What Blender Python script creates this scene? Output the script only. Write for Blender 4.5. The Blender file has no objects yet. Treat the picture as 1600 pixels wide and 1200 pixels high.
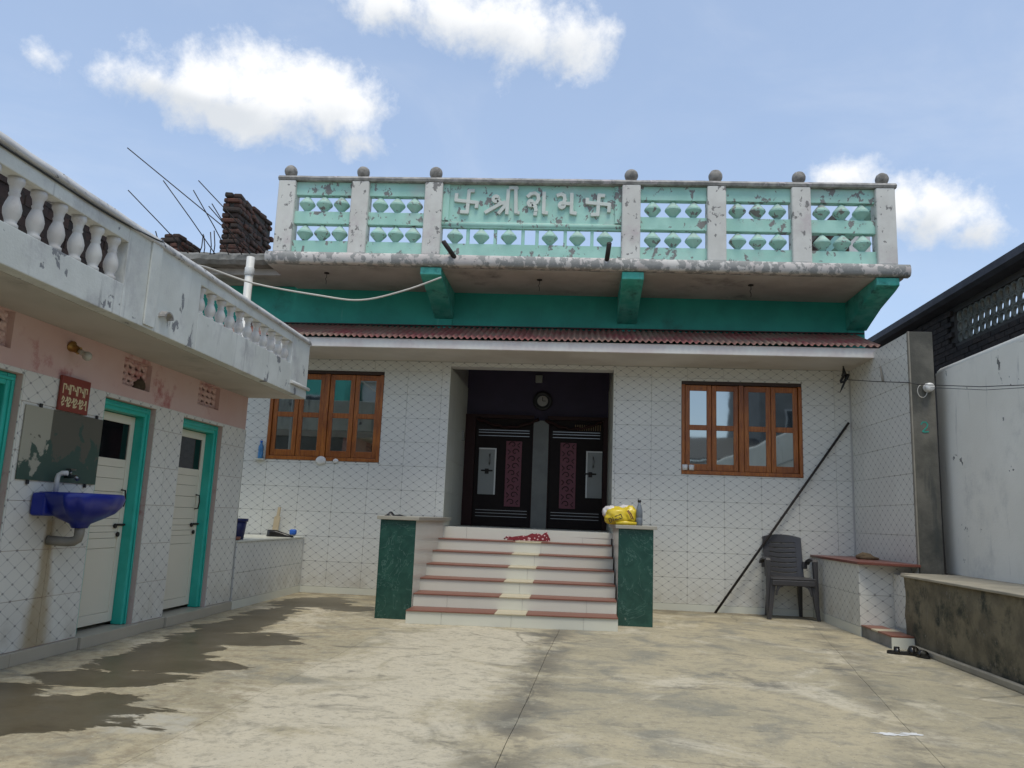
import bpy, bmesh, math, random
from mathutils import Vector, Matrix, noise as mnoise
random.seed(11)
R = math.radians
S = bpy.context.scene
COL = S.collection

# ------------------------------------------------------------------ camera
cam = bpy.data.cameras.new("camera"); camo = bpy.data.objects.new("camera", cam); COL.objects.link(camo)
cam.sensor_width = 36; cam.lens = 27.58; cam.clip_start = 0.05; cam.clip_end = 2000
CM = Matrix.Rotation(R(4.975), 4, 'Z') @ Matrix.Rotation(R(90 + 9.64), 4, 'X') @ Matrix.Rotation(R(2.274), 4, 'Z')
camo.matrix_world = Matrix.Translation((0, 0, 1.1)) @ CM
S.camera = camo
S.render.resolution_x, S.render.resolution_y = 1024, 768

# ------------------------------------------------------------------ node helper
class NT:
    def __init__(s, tree): s.t = tree; s.n = tree.nodes; s.l = tree.links
    def new(s, typ, **kw):
        nd = s.n.new(typ)
        for k, v in kw.items(): setattr(nd, k, v)
        return nd
    def put(s, sock, val):
        if hasattr(val, 'is_linked') or isinstance(val, bpy.types.NodeSocket): s.l.new(val, sock)
        elif val is not None:
            if isinstance(val, (tuple, list)) and sock.type == 'RGBA' and len(val) == 3: val = (*val, 1)
            sock.default_value = val
    def m(s, op, a, b=None, c=None, clamp=False):
        nd = s.new('ShaderNodeMath', operation=op, use_clamp=clamp)
        s.put(nd.inputs[0], a)
        if b is not None: s.put(nd.inputs[1], b)
        if c is not None: s.put(nd.inputs[2], c)
        return nd.outputs[0]
    def vm(s, op, a, b=None):
        nd = s.new('ShaderNodeVectorMath', operation=op)
        s.put(nd.inputs[0], a)
        if b is not None: s.put(nd.inputs[1], b)
        return nd.outputs['Value'] if op in ('DOT_PRODUCT', 'LENGTH', 'DISTANCE') else nd.outputs[0]
    def noise(s, vec, scale, detail=4, rough=.55, dist=0):
        nd = s.new('ShaderNodeTexNoise'); s.put(nd.inputs['Vector'], vec)
        nd.inputs['Scale'].default_value = scale; nd.inputs['Detail'].default_value = detail
        nd.inputs['Roughness'].default_value = rough; nd.inputs['Distortion'].default_value = dist
        return nd.outputs['Fac']
    def ss(s, x, a, b, o0=0, o1=1):
        nd = s.new('ShaderNodeMapRange', interpolation_type='SMOOTHSTEP'); s.put(nd.inputs[0], x)
        for i, v in ((1, a), (2, b), (3, o0), (4, o1)): nd.inputs[i].default_value = v
        return nd.outputs[0]
    def mix(s, f, a, b, mode='MIX'):
        nd = s.new('ShaderNodeMix', data_type='RGBA', blend_type=mode)
        s.put(nd.inputs[0], f); s.put(nd.inputs[6], a); s.put(nd.inputs[7], b)
        return nd.outputs[2]
    def pos(s): return s.new('ShaderNodeNewGeometry').outputs['Position']
    def sep(s, v):
        nd = s.new('ShaderNodeSeparateXYZ'); s.put(nd.inputs[0], v); return nd.outputs
    def bump(s, h, strength=.3, dist=.01):
        nd = s.new('ShaderNodeBump'); s.put(nd.inputs['Height'], h)
        nd.inputs['Strength'].default_value = strength; nd.inputs['Distance'].default_value = dist
        return nd.outputs[0]

# ------------------------------------------------------------------ world: clear sky with cumulus
SUN_DIR = Vector((0.10, -0.36, 0.93)).normalized()
W = bpy.data.worlds.new("World"); S.world = W; W.use_nodes = True
w = NT(W.node_tree); w.n.clear()
sky = w.new('ShaderNodeTexSky', sky_type='NISHITA', sun_disc=False)
sky.sun_elevation = math.asin(SUN_DIR.z); sky.sun_rotation = math.atan2(SUN_DIR.x, SUN_DIR.y)
sky.air_density = 1.0; sky.dust_density = 1.0; sky.ozone_density = 1.0
dirv = w.vm('NORMALIZE', w.new('ShaderNodeTexCoord').outputs['Generated'])
# (direction, half width, half height) in radians: fair-weather cumulus all round the sky
CL = [((-.475, .755, .448), .060, .036), ((-.447, .775, .452), .06, .042), ((-.424, .772, .468), .075, .044), ((-.356, .802, .470), .090, .056), ((-.285, .833, .468), .075, .050), ((-.264, .861, .434), .042, .030, .8), ((-.385, .808, .440), .075, .038),
      ((-.232, .791, .572), .060, .035), ((-.161, .813, .572), .08, .05), ((-.088, .828, .562), .085, .058), ((-.014, .834, .556), .065, .05),
      ((.289, .870, .396), .050, .028, .75), ((.352, .864, .355), .055, .038), ((.391, .852, .346), .065, .046), ((.425, .847, .322), .042, .030),
      ((-.561, .696, .448), .030, .022, .5), ((-.632, .690, .366), .035, .035, .65), ((-.505, .79, .346), .07, .03, .35),
      ((.85, .3, .45), .17, .08), ((.6, -.6, .42), .2, .09), ((-.2, -.85, .45), .2, .09), ((-.9, -.1, .42), .2, .09), ((.3, -.3, .9), .2, .12)]
acc = None; vac = None
for d, a, b, *k_ in CL:
    d = Vector(d).normalized(); rt = d.cross(Vector((0, 0, 1))).normalized(); up = rt.cross(d)
    u = w.m('DIVIDE', w.vm('DOT_PRODUCT', dirv, tuple(rt)), a); v = w.m('DIVIDE', w.vm('DOT_PRODUCT', dirv, tuple(up)), b)
    e = w.m('SUBTRACT', 1.0, w.m('SQRT', w.m('ADD', w.m('MULTIPLY', u, u), w.m('MULTIPLY', v, v))))
    if k_: e = w.m('SUBTRACT', w.m('MULTIPLY', e, k_[0]), (1 - k_[0]) * .35)
    front = w.m('GREATER_THAN', w.vm('DOT_PRODUCT', dirv, tuple(d)), 0.3)
    e = w.m('SUBTRACT', w.m('MULTIPLY', w.m('ADD', e, 3), front), 3)
    acc = e if acc is None else w.m('SMOOTH_MAX', acc, e, .25)
    vv = w.m('MULTIPLY', v, w.ss(e, -.3, .3)); vac = vv if vac is None else w.m('ADD', vac, vv)
n1 = w.noise(dirv, 9, 8, .60, .3); n2 = w.noise(w.vm('ADD', dirv, (3.1, 1.7, .4)), 26, 7, .66)
shape = w.m('ADD', acc, w.m('ADD', w.m('MULTIPLY', w.m('SUBTRACT', n1, .5), 2.0), w.m('MULTIPLY', w.m('SUBTRACT', n2, .5), 1.3)))
dens = w.ss(shape, -.10, .80)
haze_n = w.noise(w.vm('MULTIPLY', dirv, (1, 1, 2.2)), 3.2, 6, .6, .6)
thin = w.ss(haze_n, .42, .85, .05, .22)
dens = w.m('MAXIMUM', dens, thin)
shade = w.m('ADD', w.m('MULTIPLY', vac, .55), w.m('ADD', w.m('MULTIPLY', w.m('SUBTRACT', n1, .5), 1.2), .42))
ccol = w.mix(w.ss(shade, -.15, .75), (3.7, 3.9, 4.15), (5.3, 5.35, 5.4))
skyc = w.mix(.42, sky.outputs[0], (2.6, 3.35, 4.6))   # even milky haze in the air
bgc = w.mix(dens, skyc, ccol)
bg = w.new('ShaderNodeBackground'); w.put(bg.inputs[0], bgc); bg.inputs[1].default_value = 0.15
w.l.new(bg.outputs[0], w.new('ShaderNodeOutputWorld').inputs[0])

# ------------------------------------------------------------------ sun behind thin cloud, exposure
sl = bpy.data.lights.new("sun", 'SUN'); so = bpy.data.objects.new("sun", sl); COL.objects.link(so)
sl.energy = 1.5; sl.angle = R(20); sl.color = (1, .94, .80)
so.rotation_euler = SUN_DIR.to_track_quat('Z', 'Y').to_euler(); so.location = (-20, 5, 40)
S.view_settings.view_transform = 'Standard'; S.view_settings.look = 'None'
S.view_settings.exposure = 0.42; S.view_settings.gamma = 1
S.render.engine = 'CYCLES'

# ------------------------------------------------------------------ materials
MATS = {}
def base_mat(name):
    m = bpy.data.materials.new(name); m.use_nodes = True
    t = NT(m.node_tree); b = t.n['Principled BSDF']; MATS[name] = m
    return m, t, b
def paint(name, c1, c2=None, scale=2.5, rough=.7, chip=None, grime=None, bump=.15, bscale=60, streak=None, metal=0, amp=(.35, .65), dust=None):
    """weathered painted or plastered surface: tone variation, chips, grime, rain streaks"""
    m, t, b = base_mat(name); p = t.pos()
    c2 = c2 or tuple(x * .82 for x in c1)
    col = t.mix(t.ss(t.noise(p, scale, 5, .6), *amp), c1, c2)
    h = t.noise(p, bscale, 3, .6)
    if grime:
        gc, gs, g0, g1 = grime
        col = t.mix(t.ss(t.noise(t.vm('ADD', p, (7, 3, 1)), gs, 7, .7), g0, g1), col, gc)
    if streak:
        sc, s0, s1 = streak
        f = t.noise(t.vm('MULTIPLY', p, (9, 9, .9)), 1.2, 5, .65)
        col = t.mix(t.ss(f, s0, s1), col, sc)
    if chip:
        cc, cs, k0 = chip
        f = t.noise(t.vm('MULTIPLY', p, (1, 1, .75)), cs, 6, .62, .4)
        f2 = t.noise(t.vm('ADD', p, (11, 5, 2)), cs * .3, 3, .5)
        k = t.ss(t.m('ADD', t.m('MULTIPLY', f, .65), t.m('MULTIPLY', f2, .35)), k0, k0 + .018)
        col = t.mix(k, col, t.mix(t.noise(p, 30, 3), cc, tuple(x * .6 for x in cc)))
        h = t.m('SUBTRACT', h, t.m('MULTIPLY', k, 1.2))
    if dust:   # pale dust lying on upward faces
        nz = t.sep(t.new('ShaderNodeNewGeometry').outputs['Normal'])[2]
        col = t.mix(t.m('MULTIPLY', t.ss(nz, .25, .6), t.ss(t.noise(p, 9, 4), .3, .6, .15, .65)), col, dust)
    t.put(b.inputs['Base Color'], col)
    t.put(b.inputs['Roughness'], rough); b.inputs['Metallic'].default_value = metal
    if bump: t.put(b.inputs['Normal'], t.bump(h, bump, .006))
    return m
def tile_mat(name, base=(.69, .685, .625), stain=False, line=.36):
    m, t, b = base_mat(name)
    uv = t.new('ShaderNodeUVMap').outputs[0]; o = t.sep(uv); p = t.pos()
    U = t.m('DIVIDE', o[0], .16); V = t.m('DIVIDE', o[1], .11)
    def tri(x):   # distance to the nearest integer
        return t.m('ABSOLUTE', t.m('SUBTRACT', t.m('FRACT', t.m('ADD', x, 100.5)), .5))
    a = tri(t.m('ADD', U, V)); c = tri(t.m('SUBTRACT', U, V))
    ln = t.ss(t.m('MINIMUM', a, c), .015, .045, 1, 0)
    dot = t.ss(t.m('MAXIMUM', a, c), .06, .115, 1, 0)
    rnd = t.new('ShaderNodeObjectInfo').outputs['Random']
    col = t.mix(rnd, base, tuple(x * .95 for x in base))
    col = t.mix(t.ss(t.noise(p, 1.3, 4), .35, .75, 0, .5), col, (.60, .585, .54))
    col = t.mix(t.m('MULTIPLY', ln, line), col, (.17, .175, .19))
    col = t.mix(t.m('MULTIPLY', dot, .52), col, (.06, .065, .075))
    z = t.sep(p)[2]
    col = t.mix(t.m('MULTIPLY', t.ss(z, .0, .55, .55, 0), t.ss(t.noise(p, 5, 5, .65), .35, .7)), col, (.40, .36, .28))
    if stain:   # rust-brown run below the basin waste pipe
        y = t.sep(p)[1]; wob = t.m('MULTIPLY', t.m('SUBTRACT', t.noise(t.vm('MULTIPLY', p, (1, 1, .5)), 6, 4), .5), .14)
        wd = t.ss(z, .05, .85, .17, .055)
        k = t.ss(t.m('DIVIDE', t.m('ABSOLUTE', t.m('ADD', t.m('SUBTRACT', y, 5.36), wob)), wd), .35, 1.25, 1, 0)
        k = t.m('MULTIPLY', k, t.ss(z, .93, 1.0, 1, 0))
        col = t.mix(t.m('MULTIPLY', k, .75), col, (.33, .24, .11))
    t.put(b.inputs['Base Color'], col); b.inputs['Roughness'].default_value = .24
    b.inputs['Specular IOR Level'].default_value = .28
    t.put(b.inputs['Normal'], t.bump(t.noise(p, 7, 2), .04, .01))
    return m
def plain(name, c, rough=.5, metal=0, spec=.5, var=.12, vs=6, bump=0, coat=0):
    m, t, b = base_mat(name); p = t.pos()
    col = t.mix(t.noise(p, vs, 4), tuple(x * (1 + var) for x in c), tuple(x * (1 - var) for x in c))
    t.put(b.inputs['Base Color'], col); b.inputs['Roughness'].default_value = rough
    b.inputs['Metallic'].default_value = metal; b.inputs['Specular IOR Level'].default_value = spec
    b.inputs['Coat Weight'].default_value = coat
    if bump: t.put(b.inputs['Normal'], t.bump(t.noise(p, vs * 8, 3), bump, .006))
    return m
tile_mat('tile'); tile_mat('tile_washroom', (.72, .71, .635), True, .29)
plain('tile_plain', (.65, .65, .56), .26, var=.04, spec=.25)
plain('skirting', (.42, .38, .30), .35, var=.15, vs=3)
plain('grout', (.50, .49, .46), .9)
paint('teal_wall', (.020, .345, .265), (.012, .27, .21), 1.5, .55, bump=.08, grime=((.01, .14, .11), 1.2, .55, .8), streak=((.10, .42, .34), .62, .8))
paint('teal_bracket', (.035, .36, .28), (.10, .45, .37), 5, .6, grime=((.015, .12, .10), 4, .5, .72), bump=.15)
paint('teal_frame', (.020, .40, .31), (.030, .46, .37), 4, .35, bump=.05, grime=((.01, .2, .16), 5, .62, .8))
paint('mint', (.40, .66, .565), (.33, .58, .49), 3, .75, chip=((.27, .265, .25), 13, .560), grime=((.42, .50, .45), 2, .5, .8), bump=.25, dust=(.36, .42, .37))
paint('post_white', (.64, .63, .58), (.56, .545, .50), 3, .8, chip=((.27, .26, .245), 12, .565), grime=((.50, .44, .43), 2.5, .5, .75), bump=.25)
paint('finial', (.30, .28, .25), (.17, .16, .145), 14, .9, chip=((.5, .47, .44), 22, .62), bump=.4)
paint('coping_dark', (.42, .40, .365), (.23, .22, .205), 9, .9, chip=((.55, .50, .49), 9, .56), bump=.35)
paint('lip', (.60, .57, .53), (.53, .48, .45), 4, .85, chip=((.36, .355, .335), 13, .492), grime=((.30, .295, .28), 2.6, .52, .75), bump=.3)
paint('letter', (.60, .635, .58), (.53, .56, .51), 6, .75, bump=.2, grime=((.3, .3, .27), 6, .64, .8))
paint('soffit', (.50, .46, .42), (.40, .365, .33), 1.8, .85, bump=.2, grime=((.15, .135, .125), 1.6, .52, .8))
paint('chajja_soffit', (.56, .53, .48), (.48, .45, .40), 1.5, .85)
paint('fascia', (.72, .69, .63), (.64, .57, .53), 3, .6, grime=((.48, .22, .24), 3, .62, .82), bump=.05)
paint('maroon_sheet', (.30, .075, .075), (.25, .08, .07), 3, .6, grime=((.27, .175, .13), 2.2, .36, .62), bump=.1)
paint('parapet', (.65, .66, .61), (.56, .57, .52), 2, .85, chip=((.26, .265, .27), 6.5, .595), grime=((.40, .395, .39), 1.6, .48, .75), streak=((.27, .27, .265), .56, .78), bump=.3)
paint('parapet_coping', (.60, .59, .57), (.50, .49, .47), 3, .9, chip=((.12, .12, .125), 22, .585), grime=((.27, .27, .275), 4, .50, .72), bump=.4)
paint('baluster', (.60, .585, .54), (.52, .49, .45), 5, .8, grime=((.36, .30, .28), 5, .55, .8))
paint('pink', (.60, .405, .36), (.63, .46, .415), 1.6, .8, grime=((.42, .16, .15), 2.1, .52, .66), streak=((.60, .45, .40), .60, .75), chip=((.45, .42, .38), 3.2, .66), bump=.15)
paint('slab_soffit', (.52, .48, .425), (.44, .41, .36), 1.4, .9, grime=((.22, .20, .17), 1.5, .55, .8), bump=.2)
paint('concrete', (.27, .26, .235), (.18, .175, .155), 3, .95, grime=((.09, .09, .08), 3, .5, .75), bump=.5, bscale=40)
paint('column_concrete', (.165, .155, .13), (.08, .078, .066), 1.8, .9, grime=((.045, .05, .045), 2, .5, .75), streak=((.06, .065, .06), .55, .75), bump=.4)
paint('retaining', (.20, .168, .105), (.115, .098, .063), 5, .95, grime=((.035, .038, .026), 3.2, .47, .66), streak=((.22, .19, .135), .60, .74), chip=((.26, .23, .17), 26, .60), bump=1.0, bscale=34)
paint('ret_top', (.36, .32, .24), (.27, .245, .19), 3, .9, bump=.4)
paint('white_wall', (.84, .815, .73), (.78, .755, .67), 1.2, .85, grime=((.60, .59, .54), 1.6, .52, .76), chip=((.22, .215, .20), 11, .635), streak=((.40, .395, .37), .60, .80), bump=.35)
paint('purple', (.034, .024, .055), (.026, .02, .043), 2, .7)
paint('recess_wall', (.30, .285, .26), (.25, .235, .215), 2, .35)
paint('pier', (.15, .15, .13), (.12, .12, .105), 4, .4)
plain('door_wood', (.014, .009, .0075), .5, var=.3, vs=20, spec=.12)
plain('door_maroon', (.030, .012, .010), .45, var=.3, vs=20, spec=.15)
plain('carved', (.15, .030, .044), .5, var=.3, vs=40)
plain('steel', (.24, .24, .235), .30, 1, var=.05)
plain('plate', (.24, .245, .225), .4, .0, var=.1)
plain('black', (.014, .014, .015), .5)
plain('rubber', (.012, .012, .013), .42, bump=.1)
plain('iron', (.035, .028, .025), .75, .3, var=.4, vs=30)
plain('pvc', (.66, .65, .61), .4, var=.08)
plain('pvc_grey', (.24, .22, .18), .6, var=.3, vs=14)
plain('cream_door', (.72, .67, .54), .42, var=.05, vs=3)
plain('blue_plastic', (.006, .018, .23), .30, var=.15, vs=5)
plain('blue_cloth', (.02, .12, .5), .6)
plain('navy', (.008, .012, .085), .4)
plain('chair_plastic', (.050, .048, .050), .38, var=.12, vs=8, spec=.45)
plain('red_plaque', (.22, .040, .025), .4, var=.18, vs=5)
plain('sign_cream', (.66, .58, .34), .5, var=.1)
plain('bulb_glass', (.45, .43, .36), .1)
plain('brass', (.35, .2, .06), .35, .8, var=.3, vs=30)
plain('red_tread', (.21, .082, .053), .42, var=.14, vs=9)
plain('cream_tread', (.55, .48, .33), .35, var=.06)
plain('stone_cap', (.36, .34, .28), .4, var=.14, vs=10)
plain('red_granite', (.17, .055, .038), .35, var=.35, vs=70)
plain('yellow_bag', (.66, .49, .030), .30, var=.15, vs=9, bump=.2)
plain('white_bag', (.62, .58, .56), .3, var=.06)
plain('orange', (.60, .22, .02), .35)
plain('bag_print', (.03, .025, .02), .5)
plain('bottle_clear', (.16, .18, .20), .08, var=.3, vs=14)
plain('bottle_blue', (.05, .20, .42), .15, var=.3, vs=25)
plain('bat_wood', (.52, .42, .27), .5, var=.15, vs=14)
plain('cable_white', (.55, .52, .46), .6)
plain('mud', (.07, .05, .03), .95, var=.4, vs=30)
plain('shoe_black', (.012, .011, .010), .28)
plain('porcelain', (.68, .67, .64), .2)
plain('glint_white', (.82, .82, .80), .3)  # white carries the bright reflection off splashed water
plain('straw', (.16, .11, .06), .9, var=.4, vs=30)
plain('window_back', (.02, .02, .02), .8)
plain('roof_sheet', (.05, .05, .055), .7, var=.3)
plain('tarp', (.012, .014, .018), .6, var=.3)
paint('house_teal', (.10, .45, .36), None, 2)
paint('house_white', (.6, .59, .57), None, 1.5, grime=((.4, .39, .37), 2, .5, .75))
paint('house_grey', (.2, .2, .19), None, 2, grime=((.1, .1, .1), 2, .5, .75))
paint('dark_roof', (.040, .043, .055), (.022, .023, .032), 3, .8, bump=.5)
paint('screen', (.20, .205, .175), (.12, .125, .11), 8, .9, bump=.4)
paint('gravel_earth', (.27, .22, .16), (.20, .17, .12), .6, .95, bump=.5)
paint('joint_dirt', (.16, .14, .105), (.10, .09, .07), 8, .95)

def brick_mat(name, c1, c2, dark):
    m, t, b = base_mat(name); p = t.pos()
    r = t.new('ShaderNodeObjectInfo').outputs['Random']
    col = t.mix(r, c1, c2)
    col = t.mix(t.ss(t.noise(p, 14, 5, .7), .42, .7), col, dark)
    t.put(b.inputs['Base Color'], col); b.inputs['Roughness'].default_value = .95
    t.put(b.inputs['Normal'], t.bump(t.noise(p, 50, 4, .65), .6, .01))
brick_mat('brick', (.120, .050, .034), (.045, .034, .029), (.032, .028, .025))
brick_mat('brick_dark', (.050, .036, .030), (.026, .022, .021), (.013, .013, .014))
brick_mat('brick_old', (.052, .030, .024), (.030, .022, .019), (.02, .017, .015))
plain('mortar', (.065, .058, .05), .95)
plain('mortar_dark', (.075, .07, .065), .95)

def marble():
    m, t, b = base_mat('green_marble'); p = t.pos()
    col = t.mix(t.ss(t.noise(p, 7, 6, .65, .6), .35, .7), (.010, .055, .043), (.022, .085, .065))
    v = t.m('ABSOLUTE', t.m('SUBTRACT', t.noise(p, 3.2, 5, .6, .9), .5))
    col = t.mix(t.m('MULTIPLY', t.ss(v, .0, .010, 1, 0), .45), col, (.12, .22, .19))
    sm = t.ss(t.noise(t.vm('MULTIPLY', p, (2.2, 2.2, 1)), 4.5, 5, .6), .68, .74)
    col = t.mix(t.m('MULTIPLY', sm, .6), col, (.36, .40, .36))
    t.put(b.inputs['Base Color'], col); b.inputs['Roughness'].default_value = .26
marble()
def wood():
    m, t, b = base_mat('wood'); p = t.pos()
    g = t.noise(t.vm('MULTIPLY', p, (14, 14, 1.2)), 3.5, 5, .6, 1.2)
    g2 = t.noise(p, 2.5, 3)
    col = t.mix(t.ss(g, .3, .7), (.23, .060, .009), (.42, .140, .022))
    col = t.mix(t.ss(g2, .45, .75, 0, .6), col, (.16, .04, .010))
    t.put(b.inputs['Base Color'], col); b.inputs['Roughness'].default_value = .38
    t.put(b.inputs['Normal'], t.bump(g, .08, .004))
wood()
plain('wood_dark', (.035, .014, .007), .5)
def glass(name, c, r, metal):
    m, t, b = base_mat(name); b.inputs['Base Color'].default_value = (*c, 1)
    b.inputs['Roughness'].default_value = r; b.inputs['Metallic'].default_value = metal
    t.put(b.inputs['Normal'], t.bump(t.noise(t.pos(), 2.2, 2), .035, .02))
glass('mirror_glass', (.36, .39, .39), .03, 1)
glass('dark_glass', (.008, .009, .010), .06, 0)
def old_mirror():
    m, t, b = base_mat('old_mirror'); p = t.pos(); o = t.sep(p)
    n = t.noise(p, 5.5, 5, .6, .5)
    hgt = t.m('ADD', t.m('MULTIPLY', t.m('SUBTRACT', o[2], 1.45), 1.6), t.m('MULTIPLY', t.m('SUBTRACT', n, .5), 1.9))
    green = t.ss(hgt, -.02, .06, 1, 0)
    col = t.mix(green, (.105, .10, .075), (.045, .085, .065))
    lft = t.m('ADD', t.m('SUBTRACT', o[1], 5.215), 0.0)
    cream = t.m('MULTIPLY', t.ss(lft, -.004, .004, 1, 0), t.ss(t.m('ADD', hgt, t.m('MULTIPLY', t.m('SUBTRACT', t.noise(p, 11, 4, .6), .5), 1.0)), -.06, .04))
    col = t.mix(cream, col, (.37, .355, .275))
    t.put(b.inputs['Base Color'], col); t.put(b.inputs['Roughness'], .38)
    b.inputs['Specular IOR Level'].default_value = .45
old_mirror()
def concrete_floor():
    m, t, b = base_mat('courtyard_concrete'); p = t.pos(); o = t.sep(p)
    big = t.noise(p, .55, 5, .6, .4); mid = t.noise(t.vm('ADD', p, (5, 9, 0)), 2.2, 6, .66, .5); fine = t.noise(p, 22, 5, .7)
    col = t.mix(t.ss(big, .34, .66), (.47, .405, .270), (.355, .315, .215))
    col = t.mix(t.ss(mid, .46, .68, 0, .85), col, (.235, .225, .180))
    # broad bleached, trowelled areas, strongest in the second bay
    bl = t.noise(t.vm('ADD', p, (2.6, 4.2, 1)), .95, 6, .62, 1.0)
    bay2 = t.m('MULTIPLY', t.ss(o[0], -2.0, -1.7), t.ss(o[0], -.45, -.2, 1, 0))
    blk = t.ss(t.m('ADD', bl, t.m('MULTIPLY', bay2, .11)), .50, .64, 0, .85)
    col = t.mix(blk, col, t.mix(t.noise(p, 5, 4, .6), (.63, .57, .44), (.50, .445, .325)))
    # soft grey-black grime blotches
    sc = t.noise(t.vm('ADD', t.vm('MULTIPLY', p, (.9, 1.25, 1)), (14.2, 3.3, 0)), 1.35, 7, .66, .9)
    col = t.mix(t.ss(sc, .575, .70, 0, .82), col, (.130, .125, .105))
    gr = t.noise(t.vm('ADD', t.vm('MULTIPLY', p, (.8, 1.9, 1)), (4.2, 9.3, 0)), 3.4, 7, .7, .5)
    col = t.mix(t.ss(gr, .57, .69, 0, .6), col, (.165, .155, .125))
    col = t.mix(t.ss(t.noise(t.vm('ADD', p, (8, 1, 0)), 9, 6, .74, .3), .50, .64, 0, .42), col, (.215, .195, .15))
    col = t.mix(t.ss(fine, .50, .70, 0, .55), col, (.25, .225, .17))
    col = t.mix(t.ss(t.noise(t.vm('ADD', p, (1, 6, 4)), 38, 4, .7), .57, .72, 0, .5), col, (.64, .59, .48))
    spk = t.noise(t.vm('ADD', p, (31, 7, 0)), 62, 3, .6)
    col = t.mix(t.ss(spk, .65, .71, 0, .8), col, (.09, .08, .065))
    # hairline cracks
    vo = t.new('ShaderNodeTexVoronoi', feature='DISTANCE_TO_EDGE'); vo.inputs['Scale'].default_value = .42
    wv = t.new('ShaderNodeTexNoise'); t.put(wv.inputs['Vector'], p); wv.inputs['Scale'].default_value = 2.2; wv.inputs['Detail'].default_value = 6
    t.put(vo.inputs['Vector'], t.vm('ADD', p, t.vm('MULTIPLY', wv.outputs['Color'], (.28, .28, 0))))
    ck = t.m('MULTIPLY', t.ss(vo.outputs['Distance'], .0, .006, 1, 0), t.ss(t.noise(t.vm('ADD', p, (17, 2, 0)), .8, 3), .50, .60))
    col = t.mix(t.m('MULTIPLY', ck, .45), col, (.09, .08, .06))
    # dirt gathered along the expansion joints
    for a, bb in ((-.25 - 0.0, .0415), (2.05, .18)):
        xj = t.m('ADD', t.m('MULTIPLY', t.m('SUBTRACT', o[1], 5.65), bb), a)
        d = t.m('ABSOLUTE', t.m('SUBTRACT', o[0], xj))
        k = t.m('MULTIPLY', t.ss(d, .0, .30, 1, 0), t.ss(t.noise(t.vm('ADD', p, (3, 0, 0)), 2.6, 6, .68), .40, .56))
        col = t.mix(t.m('MULTIPLY', k, (.70 if a < 0 else .50)), col, (.115, .105, .085))
    def ell(cx, cy, rx, ry):
        u = t.m('DIVIDE', t.m('SUBTRACT', o[0], cx), rx); v = t.m('DIVIDE', t.m('SUBTRACT', o[1], cy), ry)
        return t.m('SUBTRACT', 1, t.m('SQRT', t.m('ADD', t.m('MULTIPLY', u, u), t.m('MULTIPLY', v, v))))
    # rough worn strip beside the washroom drain
    rough_k = t.m('MULTIPLY', t.ss(t.m('ADD', o[0], t.m('MULTIPLY', t.m('SUBTRACT', mid, .5), .9)), -2.0, -1.7, 1, 0), t.ss(t.noise(p, 9, 6, .7), .46, .66))
    col = t.mix(t.m('MULTIPLY', rough_k, .55), col, (.22, .175, .115))
    pale = t.ss(t.m('ADD', ell(-2.15, 4.05, .36, .26), t.m('MULTIPLY', t.m('SUBTRACT', mid, .5), 1.2)), .1, .4)
    col = t.mix(t.m('MULTIPLY', pale, t.ss(t.noise(p, 12, 5, .65), .3, .6, .2, .75)), col, (.46, .44, .37))
    # wet patches left by washing water
    wet = None
    for e in ((-2.85, 4.10, .85, .60), (-3.35, 4.4, .5, .5), (-2.95, 4.95, .62, .36), (-2.95, 5.55, .46, .6), (-2.65, 5.5, .55, .30), (-3.05, 6.2, .42, .62), (-2.85, 6.7, .70, .40), (-3.15, 7.3, .40, .6), (-3.15, 8.0, .34, .5), (-3.1, 9.5, .55, .8), (-2.6, 9.1, .5, .32), (-3.2, 8.4, .3, .6)):
        k = ell(*e); wet = k if wet is None else t.m('MAXIMUM', wet, k)
    wn = t.m('ADD', t.m('MULTIPLY', t.m('SUBTRACT', t.noise(t.vm('MULTIPLY', p, (.8, 1.5, 1)), 2.3, 6, .62, .5), .5), 1.7), wet)
    wm = t.ss(wn, .17, .25)
    col = t.mix(t.m('MULTIPLY', wm, t.ss(mid, .3, .65, .95, .82)), col, (.058, .045, .024))
    # patchy brown, darker towards the tiled front
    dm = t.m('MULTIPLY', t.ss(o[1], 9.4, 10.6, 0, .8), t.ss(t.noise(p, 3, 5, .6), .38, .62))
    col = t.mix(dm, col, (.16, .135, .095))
    t.put(b.inputs['Base Color'], col)
    t.put(b.inputs['Roughness'], t.m('SUBTRACT', .90, t.m('MULTIPLY', wm, .54)))
    t.put(b.inputs['Specular IOR Level'], t.m('SUBTRACT', .35, t.m('MULTIPLY', wm, .17)))
    hh = t.m('ADD', t.m('MULTIPLY', fine, .5), t.m('MULTIPLY', mid, 1.0))
    t.put(b.inputs['Normal'], t.bump(t.m('MULTIPLY', hh, t.m('SUBTRACT', 1.0, t.m('MULTIPLY', wm, .85))), .6, .014))
concrete_floor()
def red_cloth():
    m, t, b = base_mat('red_cloth'); p = t.pos()
    v = t.new('ShaderNodeTexVoronoi'); t.put(v.inputs['Vector'], p); v.inputs['Scale'].default_value = 26
    col = t.mix(t.ss(v.outputs['Distance'], .26, .36, 1, 0), (.14, .010, .016), (.50, .30, .30))
    t.put(b.inputs['Base Color'], col); b.inputs['Roughness'].default_value = .9
red_cloth()

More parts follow.
